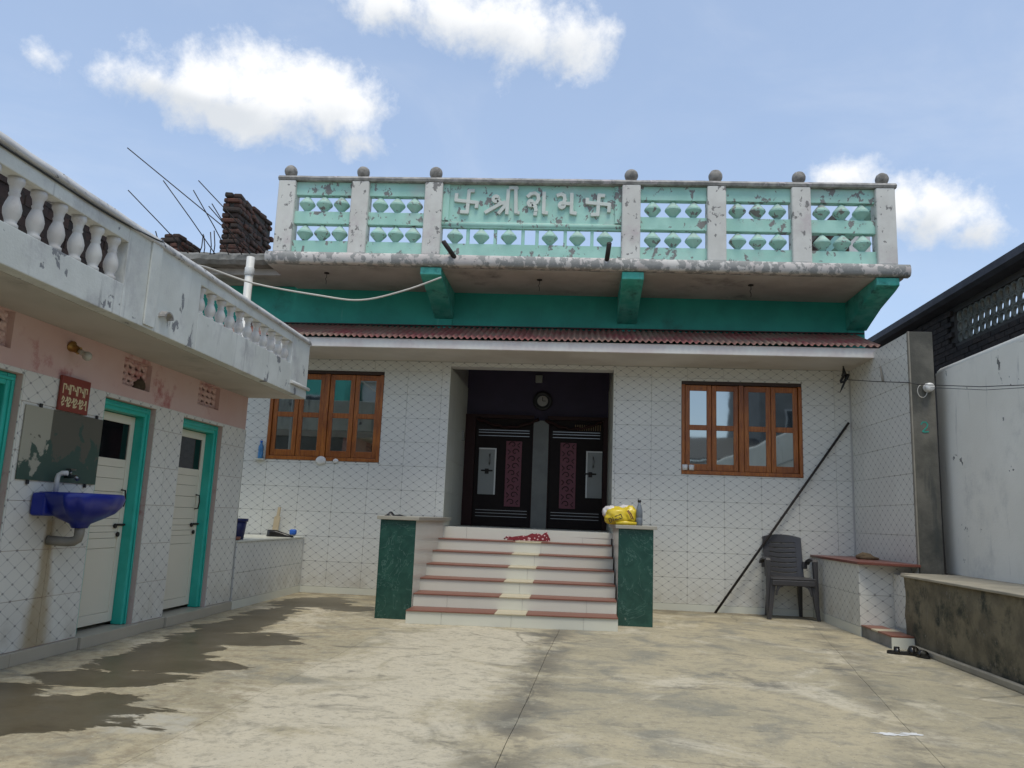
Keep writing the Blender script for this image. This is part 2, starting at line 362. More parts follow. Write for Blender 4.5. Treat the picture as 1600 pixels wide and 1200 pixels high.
# ------------------------------------------------------------------ mesh helpers
class B:
    def __init__(s): s.v = []; s.f = []; s.sm = []
    def add(s, vs, fs, smooth=False):
        o = len(s.v); s.v += [tuple(x) for x in vs]
        for f in fs: s.f.append([i + o for i in f]); s.sm.append(smooth)
        return s
    def box(s, x0, x1, y0, y1, z0, z1, M=None):
        vs = [Vector((x, y, z)) for z in (z0, z1) for y in (y0, y1) for x in (x0, x1)]
        if M: vs = [M @ v for v in vs]
        return s.add(vs, [(0, 2, 3, 1), (4, 5, 7, 6), (0, 1, 5, 4), (2, 6, 7, 3), (0, 4, 6, 2), (1, 3, 7, 5)])
    def tube(s, pts, r, n=8, caps=True):
        pts = [Vector(p) for p in pts]; rs = r if isinstance(r, (list, tuple)) else [r] * len(pts)
        vs = []; fs = []; pn = None
        for i, p in enumerate(pts):
            d = (pts[min(i + 1, len(pts) - 1)] - pts[max(i - 1, 0)]).normalized()
            if pn is None: a = d.orthogonal().normalized()
            else:
                a = pn - d * pn.dot(d); a = a.normalized() if a.length > 1e-5 else d.orthogonal().normalized()
            pn = a; c = d.cross(a)
            for k in range(n):
                t = 2 * math.pi * k / n; vs.append(p + (a * math.cos(t) + c * math.sin(t)) * rs[i])
        for i in range(len(pts) - 1):
            for k in range(n): fs.append((i * n + k, i * n + (k + 1) % n, (i + 1) * n + (k + 1) % n, (i + 1) * n + k))
        s.add(vs, fs, True)
        if caps:
            o = len(s.v) - len(vs)
            s.f.append([o + k for k in reversed(range(n))]); s.sm.append(False)
            s.f.append([o + (len(pts) - 1) * n + k for k in range(n)]); s.sm.append(False)
        return s
    def lathe(s, prof, c=(0, 0, 0), n=16, M=None, smooth=True):
        vs = []; fs = []; c = Vector(c)
        for r, z in prof:
            for k in range(n):
                t = 2 * math.pi * k / n; v = Vector((r * math.cos(t), r * math.sin(t), z))
                vs.append((M @ v if M else v) + c)
        m = len(prof)
        for i in range(m - 1):
            for k in range(n): fs.append((i * n + k, i * n + (k + 1) % n, (i + 1) * n + (k + 1) % n, (i + 1) * n + k))
        s.add(vs, fs, smooth); o = len(s.v) - len(vs)
        s.f.append([o + k for k in reversed(range(n))]); s.sm.append(False)
        s.f.append([o + (m - 1) * n + k for k in range(n)]); s.sm.append(False)
        return s
    def sphere(s, c, r, n=14, m=9, sc=(1, 1, 1)):
        vs = []; fs = []
        for i in range(m + 1):
            ph = math.pi * i / m
            for k in range(n):
                t = 2 * math.pi * k / n
                vs.append((c[0] + r * sc[0] * math.sin(ph) * math.cos(t), c[1] + r * sc[1] * math.sin(ph) * math.sin(t), c[2] + r * sc[2] * math.cos(ph)))
        for i in range(m):
            for k in range(n): fs.append((i * n + k, (i + 1) * n + k, (i + 1) * n + (k + 1) % n, i * n + (k + 1) % n))
        return s.add(vs, fs, True)
    def prism(s, poly, axis, a, b):
        """poly in the two other axes (x: (y,z), y: (x,z), z: (x,y)) extruded along axis from a to b"""
        def P(q, t): return {'x': (t, q[0], q[1]), 'y': (q[0], t, q[1]), 'z': (q[0], q[1], t)}[axis]
        n = len(poly); vs = [P(q, a) for q in poly] + [P(q, b) for q in poly]
        return s.add(vs, [tuple(range(n))[::-1], tuple(range(n, 2 * n))] + [(i, (i + 1) % n, n + (i + 1) % n, n + i) for i in range(n)])
    def sag(s, k=-.011):
        s.v = [(x, y, z + k * x) for x, y, z in s.v]; return s
    def mesh(s, name, m):
        me = bpy.data.meshes.new(name); me.from_pydata(s.v, [], s.f); me.update()
        bm = bmesh.new(); bm.from_mesh(me)
        bmesh.ops.remove_doubles(bm, verts=bm.verts, dist=1e-6) if len(s.v) < 4 else None
        bmesh.ops.recalc_face_normals(bm, faces=bm.faces); bm.to_mesh(me); bm.free()
        if len(me.polygons) == len(s.sm): me.polygons.foreach_set('use_smooth', s.sm)
        me.materials.append(MATS[m]); return me

WL = {}
def put(name, mesh, parent=None, loc=(0, 0, 0), rot=None, sc=None):
    o = bpy.data.objects.new(name, mesh); COL.objects.link(o); loc = Vector(loc)
    if parent: o.parent = parent; o.location = loc - WL[parent.name]
    else: o.location = loc
    WL[o.name] = loc.copy()
    if rot: o.rotation_euler = rot
    if sc: o.scale = sc
    return o
def part(name, b, m, parent=None, bev=0, seg=2, origin=None):
    """mesh built in world coordinates -> object whose origin is its parent's (or its own centre base)"""
    if origin is None:
        if parent: origin = WL[parent.name]
        else:
            xs, ys, zs = zip(*b.v); origin = Vector(((min(xs) + max(xs)) / 2, (min(ys) + max(ys)) / 2, min(zs)))
    origin = Vector(origin); b.v = [tuple(Vector(v) - origin) for v in b.v]
    o = put(name, b.mesh(name, m), parent, origin)
    if bev:
        md = o.modifiers.new('bevel', 'BEVEL'); md.width = bev; md.segments = seg; md.limit_method = 'ANGLE'; md.angle_limit = R(50)
    return o
def thing(name, label, cat, loc=(0, 0, 0), group=None):
    o = put(name, None, None, loc); o.empty_display_size = .2
    return tag(o, label, cat, group)
def tag(o, label, cat, group=None):
    o['label'] = label; o['category'] = cat
    if group: o['group'] = group
    return o
def box(*a): return B().box(*a)
def subtract(r, h):
    u0, u1, v0, v1 = r; a, b, c, d = h
    if a >= u1 or b <= u0 or c >= v1 or d <= v0: return [r]
    out = []
    if a > u0: out.append((u0, a, v0, v1))
    if b < u1: out.append((b, u1, v0, v1))
    m0, m1 = max(u0, a), min(u1, b)
    if c > v0: out.append((m0, m1, v0, c))
    if d < v1: out.append((m0, m1, d, v1))
    return out
def cut(r, holes):
    rs = [r]
    for h in holes: rs = [q for x in rs for q in subtract(x, h)]
    return rs
_tm = {}
def tiles(parent, org, ud, nd, rect, holes, m, tw=.48, th=.33, u0=0, v0=0, gap=.0012, t=.006, name='tile'):
    """individual wall tiles on the plane org + u*ud + v*Z, proud by t along nd"""
    org = Vector(org); ud = Vector(ud); nd = Vector(nd); Z = Vector((0, 0, 1))
    def make(rs, bu, bv):
        vs = []; fs = []; uvs = []
        for (a, b, c, d) in rs:
            a += gap / 2; b -= gap / 2; c += gap / 2; d -= gap / 2
            if b - a < .004 or d - c < .004: continue
            o = len(vs)
            for w_ in (0, t):
                for (u, v) in ((a, c), (b, c), (b, d), (a, d)):
                    e = .0015 if w_ else 0
                    uu = u + (e if u == a else -e); vv = v + (e if v == c else -e)
                    vs.append(ud * (uu - bu) + Z * (vv - bv) + nd * w_); uvs.append((u, v))
            fs += [[o + i for i in q] for q in ((4, 5, 6, 7), (0, 1, 5, 4), (1, 2, 6, 5), (2, 3, 7, 6), (3, 0, 4, 7))]
        if not fs: return None
        me = bpy.data.meshes.new('tile'); me.from_pydata([tuple(v) for v in vs], [], fs)
        uvl = me.uv_layers.new(name='UVMap')
        for lp in me.loops: uvl.data[lp.index].uv = uvs[lp.vertex_index]
        bm = bmesh.new(); bm.from_mesh(me)
        for f in bm.faces:   # outward
            c = f.calc_center_median()
        bmesh.ops.recalc_face_normals(bm, faces=bm.faces)
        bm.to_mesh(me); bm.free(); me.materials.append(MATS[m]); return me
    i0 = math.floor((rect[0] - u0) / tw); i1 = math.ceil((rect[1] - u0) / tw)
    j0 = math.floor((rect[2] - v0) / th); j1 = math.ceil((rect[3] - v0) / th)
    for i in range(i0, i1):
        for j in range(j0, j1):
            a, b, c, d = u0 + i * tw, u0 + (i + 1) * tw, v0 + j * th, v0 + (j + 1) * th
            r = (max(a, rect[0]), min(b, rect[1]), max(c, rect[2]), min(d, rect[3]))
            if r[1] - r[0] < .01 or r[3] - r[2] < .01: continue
            rs = cut(r, holes)
            if not rs: continue
            if rs == [(a, b, c, d)]:
                k = (m, tw, th, tuple(ud), tuple(nd), t)
                if k not in _tm: _tm[k] = make([(0, tw, 0, th)], 0, 0)
                me = _tm[k]
            else:
                me = make(rs, a, c)
                if me is None: continue
            put(name, me, parent, org + ud * a + Z * c)
def walls(b, axis, rect, holes, t0, t1):
    """solid wall with openings; axis 'y': rect in (x,z), thickness t0..t1 in y; axis 'x': rect in (y,z)"""
    for (a, c, d, e) in cut(rect, holes):
        if axis == 'y': b.box(a, c, t0, t1, d, e)
        else: b.box(t0, t1, a, c, d, e)
    return b
def copytree(o, loc):
    c = o.copy(); COL.objects.link(c); c.location = loc; WL[c.name] = Vector(loc)
    for ch in o.children:
        k = ch.copy(); COL.objects.link(k); k.parent = c; WL[k.name] = WL[ch.name] - WL[o.name] + Vector(loc)
    return c

# ================================================================== THE SETTING
g = part('ground', B().add([(-500, -500, -.05), (500, -500, -.05), (500, 500, -.05), (-500, 500, -.05)], [(0, 1, 2, 3)]), 'gravel_earth'); g['kind'] = 'structure'
cy = part('courtyard', box(-3.9, 4.3, -5.9, 11.0, -.045, -.008), 'joint_dirt'); cy['kind'] = 'structure'
def edge(a, bb):
    return lambda y, s=0: a + bb * (y - 5.65) + .004 * math.sin(y * 2 + a * 9) + .007 * mnoise.noise(Vector((a * 3, y * 2.2, 0)))
e1 = edge(-1.83, .03); e2 = edge(-.25, .0415); e3 = edge(2.05, .18)
bays = [(lambda y: -3.72, e1, .003, .0012), (e1, e2, .0012, .0018), (e2, e3, .0022, .0014), (e3, lambda y: 4.0, .0014, .003)]
for lo, hi, ga, gb in bays:
    b = B(); n = 150; ys = [-5.8 + 16.44 * i / n for i in range(n + 1)]; vs = []; fs = []
    for y in ys: vs += [(lo(y) + ga, y, 0), (hi(y) - gb, y, 0), (lo(y) + ga * .7, y, -.0075), (hi(y) - gb * .7, y, -.0075)]
    for i in range(n):
        q = i * 4; fs += [(q, q + 1, q + 5, q + 4), (q, q + 4, q + 6, q + 2), (q + 1, q + 3, q + 7, q + 5)]
    fs += [(0, 2, 3, 1), (4 * n, 4 * n + 1, 4 * n + 3, 4 * n + 2)]
    part('concrete_bay', b.add(vs, fs), 'courtyard_concrete', cy)

# ================================================================== MAIN BUILDING
FY = 10.62
LW = (-4.33, -2.72, 1.77, 3.04); RW = (1.38, 2.96, 1.757, 3.016); OP = (-1.784, .465, .95, 3.14)
bld = thing('temple_building', 'white tiled building with green upper wall, balcony and central recessed doorway', 'building', (0, 11.5, 0))
b = B(); walls(b, 'y', (-7.0, 3.80, 0, 3.2), [LW, RW, (OP[0] - .012, OP[1] + .012, -1, OP[3])], FY + .010, FY + .22)
wall = part('wall', b, 'grout', bld)
hole_op = (OP[0], OP[1], -1, OP[3])
tiles(wall, (0, FY + .010, 0), (1, 0, 0), (0, -1, 0), (-5.2, 3.575, .085, 3.198), [LW, RW, hole_op], 'tile', u0=.02, v0=.085)
for a, c in ((-5.2, OP[0]), (OP[1], 3.57)): part('skirting', box(a, c, FY - .008, FY + .0095, .0, .083), 'tile_plain', bld)
# upper green wall, roof, hidden rear shell
part('upper_wall', box(-7.0, 3.81, FY + .02, FY + .24, 3.2, 4.26), 'teal_wall', bld)
part('rear_shell', box(-7.0, -6.8, FY + .25, 16, 0, 4.18).box(3.6, 3.8, FY + .25, 16, 0, 4.18).box(-6.8, 3.6, 15.8, 16, 0, 4.18), 'house_white', bld)
part('roof_slab', box(-7.0, 3.8, FY + .25, 16, 4.185, 4.32), 'concrete', bld)
# balcony slab with bullnose lip (the whole balcony sags a little to one side)
b = B(); prof = [(9.50, 4.195)]
for i in range(9):
    a = -math.pi / 2 + math.pi * i / 8; prof.append((9.475 - .045 * math.cos(a) * 1.0, 4.272 + .075 * math.sin(a)))
prof += [(9.55, 4.347), (9.55, 4.195)]
xs = [-4.1 + 8.05 * i / 24 for i in range(25)]
n = len(prof); vs = [(x, p[0] + .004 * mnoise.noise(Vector((x * 3, i, 0))), p[1] + .005 * mnoise.noise(Vector((x * 4, i, 5)))) for x in xs for i, p in enumerate(prof)]
fs = [(i * n + k, i * n + (k + 1) % n, (i + 1) * n + (k + 1) % n, (i + 1) * n + k) for i in range(24) for k in range(n)]
b.add(vs, fs, True); b.f += [list(range(n)), [24 * n + k for k in range(n)]]; b.sm += [False, False]
part('balcony_lip', b.sag(), 'lip', bld)
part('balcony_soffit', box(-4.09, 3.90, 9.551, FY + .0195, 4.187, 4.34).sag(), 'soffit', bld)
for bx in (-1.925, .632, 3.70):
    b = B().prism([(9.50, 4.186), (9.50, 4.09), (9.62, 4.055), (10.10, 3.965), (10.45, 3.86), (FY + .018, 3.80), (FY + .018, 4.186)], 'x', bx - .135, bx + .135)
    part('bracket', b.sag(), 'teal_bracket', bld, .008)
    part('bracket_pilaster', box(bx - .12, min(bx + .12, 3.80), FY - .004, FY + .0195, 3.63, 3.795).sag(), 'teal_wall', bld)
for hx, hy, hl in ((-3.40, 9.85, 'rusty fan hook in the balcony soffit above the slack cable'), (-.555, 9.92, 'rusty fan hook in the balcony soffit above the doorway, between two brackets'), (2.162, 9.93, 'rusty fan hook in the balcony soffit above the window near the leaning pole')):
    hz = 4.187 - .011 * hx
    fh = thing('fan_hook', hl, 'hook', (hx, hy, hz - .1), 'fan hooks under the balcony')
    part('plate', B().lathe([(.035, -.012), (.035, 0)], (hx, hy, hz), 10), 'iron', fh)
    part('rod', B().tube([(hx, hy, hz - .01), (hx + .004, hy, hz - .06), (hx - .012, hy, hz - .08), (hx + .004, hy, hz - .12), (hx, hy, hz - .16)], .004, 6), 'iron', fh)

# ---- balustrade
bal = part('balustrade', B().box(-3.9, 3.75, 9.56, 9.66, 4.349, 4.53).sag(), 'mint', bld)   # bottom rail carries the pieces
PX = [-3.915, -2.925, -1.948, .600, 1.665, 2.70, 3.715]; SG = lambda x: -.011 * x
pm = None
for x in PX:
    b = B(); pw = .118
    b.box(x - pw, x + pw, 9.50, 9.70, 4.347 + SG(x), 5.345 + SG(x))
    part('post', b, 'post_white', bal, .02, 3)
    z = 5.41 + SG(x); s = random.uniform(.95, 1.08)
    part('finial', B().lathe([(.055, 0), (.06, .02), (.045, .03)] + [(.085 * s * math.sin(a), .03 + .085 * s * (1 - math.cos(a)) * random.uniform(.97, 1.02)) for a in [math.pi * (.20 + .76 * i / 9) for i in range(10)]], (x, 9.6, z - .025), 14), 'finial', bal)
b = B(); n = 30
for i in range(n):
    x0 = -4.04 + 7.89 * i / n; x1 = -4.04 + 7.89 * (i + 1) / n; j = lambda q: .006 * mnoise.noise(Vector((q * 5, 0, 3)))
    b.add([(x, y + j(x), z + SG(x) + j(x + 9)) for x in (x0, x1) for (y, z) in ((9.50, 5.346), (9.485, 5.375), (9.51, 5.408), (9.69, 5.41), (9.715, 5.375), (9.70, 5.346))],
          [(k, (k + 1) % 6, 6 + (k + 1) % 6, 6 + k) for k in range(6)] + ([(0, 1, 2, 3, 4, 5)] if i == 0 else []) + ([(6, 7, 8, 9, 10, 11)] if i == n - 1 else []))
part('coping', b, 'coping_dark', bal)
dia = B().lathe([(.016, -.120), (.022, -.112), (.104, -.014), (.107, -.004), (.099, .004), (.100, .013), (.020, .110), (.014, .120)], n=26, smooth=False).mesh('diamond', 'mint')
for i in range(6):
    x0, x1 = PX[i] + .118, PX[i + 1] - .118
    if i == 2: continue
    part('middle_rail', box(x0 - .004, x1 + .004, 9.56, 9.66, 4.762, 4.935).sag(), 'mint', bal, .006)
    part('top_rail', box(x0 - .004, x1 + .004, 9.56, 9.66, 5.158, 5.343).sag(), 'mint', bal, .006)
    wd = (x1 - x0); st = min(.228, (wd - .1) / 3) * 1.0
    for k in range(3):
        for zc in (4.646, 5.047):
            x = (x0 + x1) / 2 + (k - 1) * .232 * (wd / .75)
            s = .97 + .05 * random.random()
            put('diamond_baluster', dia, bal, (x, 9.61, zc + SG(x)), (0, 0, random.random() * 6), (s, s, .985))
x0, x1 = PX[2] + .118, PX[3] - .118
part('name_panel', box(x0 - .004, x1 + .004, 9.585, 9.65, 4.835, 5.343).sag(), 'mint', bal)
for a, c in ((x0, x0 + .085), (x1 - .085, x1)):
    part('panel_border', box(a, c, 9.562, 9.5845, 4.84, 5.342).sag(), 'mint', bal, .006)
part('panel_moulding', B().tube([(x0 - .004, 9.60, 4.795 + SG(x0)), (x1 + .004, 9.60, 4.795 + SG(x1))], .045, 12), 'mint', bal)
part('panel_ledge', box(x0 - .004, x1 + .004, 9.57, 9.64, 4.752, 4.80).sag(), 'mint', bal)
for x in (-1.653, -1.31, -.953, -.425, -.073, .277): put('diamond_baluster', dia, bal, (x, 9.61, 4.645 + SG(x)), (0, 0, x), (.98, .98, .93))
for x in (-1.485, -1.127, -.77, -.589, -.228, .114): part('balusters_bar', box(x - .021, x + .021, 9.59, 9.63, 4.528 + SG(x), 4.755 + SG(x)), 'mint', bal, .004)
# raised plaster letters, drawn as strokes (design units -> metres)
def ux(u): return -1.674 + (u / 4 - 31) * .008293
def uz(v): return 5.130 - (v / 4 - 84) * .00870
def circ(cx, cy, r, n=10, a0=0, a1=360): return [(cx + r * math.cos(R(a0 + (a1 - a0) * i / n)), cy + r * math.sin(R(a0 + (a1 - a0) * i / n))) for i in range(n + 1)]
LET = {
 'swastika_mark': [[(212, 274), (206, 408)], [(212, 274), (240, 273)], [(206, 408), (168, 406)], [(132, 333), (266, 348)], [(132, 333), (134, 296)], [(266, 348), (263, 376)]],
 'letter': [circ(383, 324, 17), [(396, 335), (425, 352), (440, 345)], [(420, 350), (322, 408)], [(446, 362), (406, 412)], [(460, 268), (455, 414)], [(470, 254), (512, 254), (506, 262), (512, 408), (528, 410)]],
 'letter_': [[(584, 306), (600, 292), (625, 286), (646, 298), (650, 325), (640, 345), (622, 354)], circ(602, 350, 15), [(612, 360), (632, 372), (636, 395), (632, 420)], [(684, 284), (684, 408), (704, 410)]],
 'letter__': [[(768, 300), (790, 292), (810, 302), (814, 325), (806, 345)], circ(796, 362, 15), [(808, 350), (840, 352), (858, 350)], [(856, 292), (856, 408), (882, 412)]],
 'swastika_mark_': [[(1024, 298), (1018, 418)], [(1024, 298), (1054, 300)], [(1018, 418), (982, 418)], [(952, 344), (1088, 356)], [(952, 344), (953, 322)], [(1088, 356), (1086, 398)]]}
def strokes(b, sts, mx, mz, y, wd, dep, k0=0):
    k = k0
    for st in sts:
        P = [Vector((mx(u), 0, mz(v))) for u, v in st]
        for i in range(len(P) - 1):
            d = P[i + 1] - P[i]; L = d.length
            if L < 1e-6: continue
            d /= L; nrm = Vector((-d.z, 0, d.x)) * wd / 2; e = d * wd * (.32 if len(P) < 8 else .12)
            yy = y - dep - .0006 * (k % 9); k += 1
            q = [P[i] - e + nrm, P[i + 1] + e + nrm, P[i + 1] + e - nrm, P[i] - e - nrm]
            b.add([(p.x, yy, p.z) for p in q] + [(p.x, y, p.z) for p in q], [(0, 1, 2, 3), (4, 7, 6, 5), (0, 4, 5, 1), (1, 5, 6, 2), (2, 6, 7, 3), (3, 7, 4, 0)])
    return b
for nm, sts in LET.items():
    part(nm.rstrip('_'), strokes(B(), sts, ux, uz, 9.586, .046, .034), 'letter', bal, .003)
# two spout pipes through the lip
for (xa, za, xb, zb) in ((-1.60, 4.30, -1.745, 4.50), (.30, 4.285, .325, 4.50)):
    sp = part('drain_spout', B().tube([(xa, 9.47, za), (xb, 9.30, zb - .02)], .030, 12).tube([(xb, 9.302, zb - .022), (xb - .0006, 9.298, zb - .018)], .023, 10), 'iron', bld)
# returning side balustrade and things on the roof behind it
part('side_rail', box(3.62, 3.76, 9.71, FY + 1.0, 4.30, 4.47).box(3.62, 3.76, 9.71, FY + 1.0, 5.12, 5.29), 'mint', bal)

# ---- porch awning (sloping corrugated sheets on a fascia)
b = B()
part('awning_soffit', box(-5.0, 3.60, 9.80, FY + .009, 3.2005, 3.26), 'chajja_soffit', bld)
part('awning_fascia', box(-5.0, 3.66, 9.755, 9.799, 3.20, 3.322), 'fascia', bld, .006)
def corr(x0, x1):
    b = B(); p = .078; n = int((x1 - x0) / p * 8); vs = []; fs = []
    for i in range(n + 1):
        x = x0 + (x1 - x0) * i / n; h = .015 * math.cos(2 * math.pi * x / p)
        for (y, z) in ((9.715, 3.339), (FY + .015, 3.70)): vs.append((x, y, z + h))
    for i in range(n): fs.append((2 * i, 2 * i + 2, 2 * i + 3, 2 * i + 1))
    b.add(vs, fs, True); o = len(vs)
    b.add([(x, y, z - .004) for x, y, z in vs], [f[::-1] for f in fs], True)
    b.add([], []); 
    for i in range(n):
        b.f.append([2 * i, 2 * i + 2, o + 2 * i + 2, o + 2 * i]); b.sm.append(False)
    return b
xe = [-5.0, -3.95, -2.9, -1.85, -.8, .25, 1.3, 2.35, 3.66]
for i in range(8):
    b = corr(xe[i] - .03, xe[i + 1]); b.v = [(x, y, z + .004 * (i % 2)) for x, y, z in b.v]
    part('awning_sheet', b, 'maroon_sheet', bld)
part('awning_flashing', box(-5.0, 3.79, FY - .03, FY + .018, 3.706, 3.72), 'wood_dark', bld)

# ---- windows
def window(W4, label=None):
    x0, x1, z0, z1 = W4; yf = FY + .03
    wn = part('window', box(x0 + .0, x1, yf + .06, yf + .08, z0, z1), 'window_back', bld)
    for a, c in ((x0 + .002, x0 + .045), (x1 - .045, x1 - .002)): part('jamb', box(a, c, yf - .035, yf + .058, z0 + .002, z1 - .05), 'wood', wn, .004)
    part('head', box(x0 + .002, x1 - .002, yf - .02, yf + .058, z1 - .048, z1 - .002), 'wood_dark', wn, .004)  # dark brown; the black shadow line along the window top is put into it
    part('sill', box(x0 + .046, x1 - .046, yf - .04, yf + .058, z0 + .002, z0 + .05), 'wood', wn, .004)
    cx = (x0 + x1) / 2
    part('mullion', box(cx - .032, cx + .032, yf - .025, yf + .058, z0 + .051, z1 - .05), 'wood', wn, .004)
    za, zb = z0 + .054, z1 - .054; s0 = x0 + .048; wdt = (cx - .035 - s0) / 2
    for k in range(4):
        a = (s0 + k * wdt) if k < 2 else (cx + .035 + (k - 2) * wdt); a += .003; c = a + wdt - .006
        dy = (-.004, .003, -.002, .004)[k]; f0, f1 = yf - .008 + dy, yf + .032 + dy
        b = box(a, a + .062, f0, f1, za, zb).box(c - .062, c, f0, f1, za, zb)
        zm = za + (zb - za) * .50
        for (p, q) in ((za, za + .088), (zm - .035, zm + .035), (zb - .075, zb)): b.box(a + .0622, c - .0622, f0 + .001, f1 - .001, p, q)
        part('shutter', b, 'wood', wn, .005)
        for (p, q) in ((za + .088, zm - .035), (zm + .035, zb - .075)):
            tx = R(random.uniform(-.35, .35)); 
            pb = box(a + .0625, c - .0625, f0 + .017, f0 + .021, p + .0004, q - .0004)
            part('pane', pb, 'mirror_glass', wn)
    return wn
window(LW); window(RW)

# ---- entrance recess
RY = 12.40
part('recess_side', walls(B(), 'x', (FY + .24, RY + .1, .95, 3.55), [], OP[0] - .15, OP[0] - .011).box(OP[1] + .011, OP[1] + .15, FY + .24, RY + .1, .95, 3.55), 'recess_wall', bld)
for sx, nd, xx in ((OP[0] - .011, (1, 0, 0), 1), (OP[1] + .011, (-1, 0, 0), 2)):
    rs = part('reveal', box(sx - .0, sx + .001, FY + .23, RY - .01, .95, .96) if False else (box(OP[0] - .04, OP[0] - .0105, FY + .02, FY + .239, .95, 3.14) if xx == 1 else box(OP[1] + .0105, OP[1] + .04, FY + .02, FY + .239, .95, 3.14)), 'recess_wall', bld)
    tiles(rs, (sx - (.0005 if xx == 1 else -.0005), 0, 0), (0, 1, 0), nd, (FY + .002, RY - .002, .955, 3.13), [], 'tile_plain', .60, .45, u0=FY, v0=.955, t=.009, name='reveal_tile')
part('recess_ceiling', box(OP[0] - .14, OP[1] + .14, FY + .225, RY + .1, 3.555, 3.60), 'chajja_soffit', bld)
part('recess_back', box(OP[0] - .01, OP[1] + .01, RY, RY + .10, .952, 3.554), 'purple', bld)
part('recess_floor', box(OP[0] - .01, OP[1] + .01, 10.205, RY - .001, .88, .949), 'tile_plain', bld)
part('door_pier', box(-.70, -.46, 12.28, RY - .001, .951, 2.62), 'pier', bld)
for k, (a, c, s) in enumerate(((-1.62, -.715, 1), (-.445, .395, -1))):
    d = part('door', box(a, c, 12.33, RY - .002, .955, 2.64), 'door_wood', bld, .004)
    part('door_frame', box((OP[0] - .001 if k == 0 else a - .04), a - .001, 12.30, RY - .002, .953, 2.70).box(c + .001, (OP[1] + .001 if k else c + .014), 12.30, RY - .002, .953, 2.70).box(a - .0005, c + .0005, 12.30, RY - .002, 2.641, 2.70), 'door_maroon', d)
    for z in (2.36, 2.41, 2.45, 1.10, 1.15, 1.195): part('steel_strip', box(a + .05, c - .05, 12.322, 12.3295, z, z + .009), 'steel', d)
    m = (-1.0, -.145)[k]
    cp = part('carved_panel', box(m - .125, m + .125, 12.318, 12.3295, 1.265, 2.285), 'carved', d, .003)
    b = B()
    for i in range(9):
        zc = 1.33 + i * .112; sg = 1 if i % 2 else -1
        b.tube([(m + sg * .02 + sg * (.062 - .0055 * q) * math.cos(q * .62), 12.316, zc + (.062 - .0055 * q) * math.sin(q * .62)) for q in range(10)], .0075, 5)
        b.tube([(m - sg * .09, 12.316, zc - .04), (m - sg * .055, 12.316, zc), (m - sg * .095, 12.316, zc + .035)], .007, 5)
    part('scrollwork', b, 'door_maroon', d)
    pa, pc = ((-1.55, -1.275), (.135, .385))[k]
    part('lock_plate', box(pa, pc, 12.312, 12.3295, 1.44, 2.16), 'plate', d, .003)
    part('plate_edging', box(pa, pc, 12.306, 12.3115, 2.145, 2.165).box(pc - .022 if k == 0 else pa, pc if k == 0 else pa + .022, 12.306, 12.3115, 1.44, 2.1445), 'pvc', d)
    hx = pc - .10 if k == 0 else pa + .11
    part('handle', B().tube([(hx, 12.315, 2.07), (hx, 12.27, 2.06), (hx + .006, 12.265, 1.99), (hx, 12.27, 1.92), (hx, 12.315, 1.91)], .010, 8), 'steel', d)
    part('bolt', B().tube([(hx - .13, 12.30, 1.81), (hx + .05, 12.30, 1.81)], .011, 8).box(hx - .07, hx - .01, 12.296, 12.312, 1.76, 1.84), 'iron', d)
tor = thing('door_garland', 'dark drooping cloth garland strung across the tops of the twin doors', 'garland', (-.6, 12.25, 2.45))
for xa, xb in ((-1.6, -.62), (-.52, .37)):
    b = B(); n = 14
    pts = [(xa + (xb - xa) * i / n, 12.27, 2.63 - .13 * math.sin(math.pi * i / n) - .01 * math.sin(i * 2.2)) for i in range(n + 1)]
    b.tube(pts, [.024 + .007 * math.sin(i * 1.9) for i in range(n + 1)], 7); part('swag', b, 'door_maroon', tor)
b = B()
for i in range(12): b.box(-.05 + i * .035, -.035 + i * .035, 12.262, 12.268, 2.48, 2.57)
part('fringe', b, 'straw', tor)
ck = thing('wall_clock', 'round black wall clock above the dark doors', 'clock', (-.576, RY, 2.80))
MY = Matrix.Rotation(R(90), 3, 'X')
part('rim', B().lathe([(.10, 0), (.155, .005), (.155, .035), (.10, .045), (.098, .02)], (-.576, RY - .001, 2.947), 24, MY), 'black', ck)
part('face', B().lathe([(.085, 0), (.085, .026)], (-.576, RY - .003, 2.947), 24, MY), 'recess_wall', ck)
part('hands', B().box(-.582, -.572, RY - .034, RY - .031, 2.947, 3.01).box(-.576, -.53, RY - .037, RY - .0345, 2.942, 2.951), 'black', ck)
tag(part('switch_box', box(-.70, -.59, RY - .05, RY - .001, 3.24, 3.36), 'plate', None, .008), 'small square junction box above the round clock', 'switch box')
tag(part('wall_switch', box(OP[0] - .004, OP[0] + .022, 12.0, 12.1, 2.25, 2.40), 'plate', None, .004), 'small pale switch plate on the doorway side wall', 'switch')

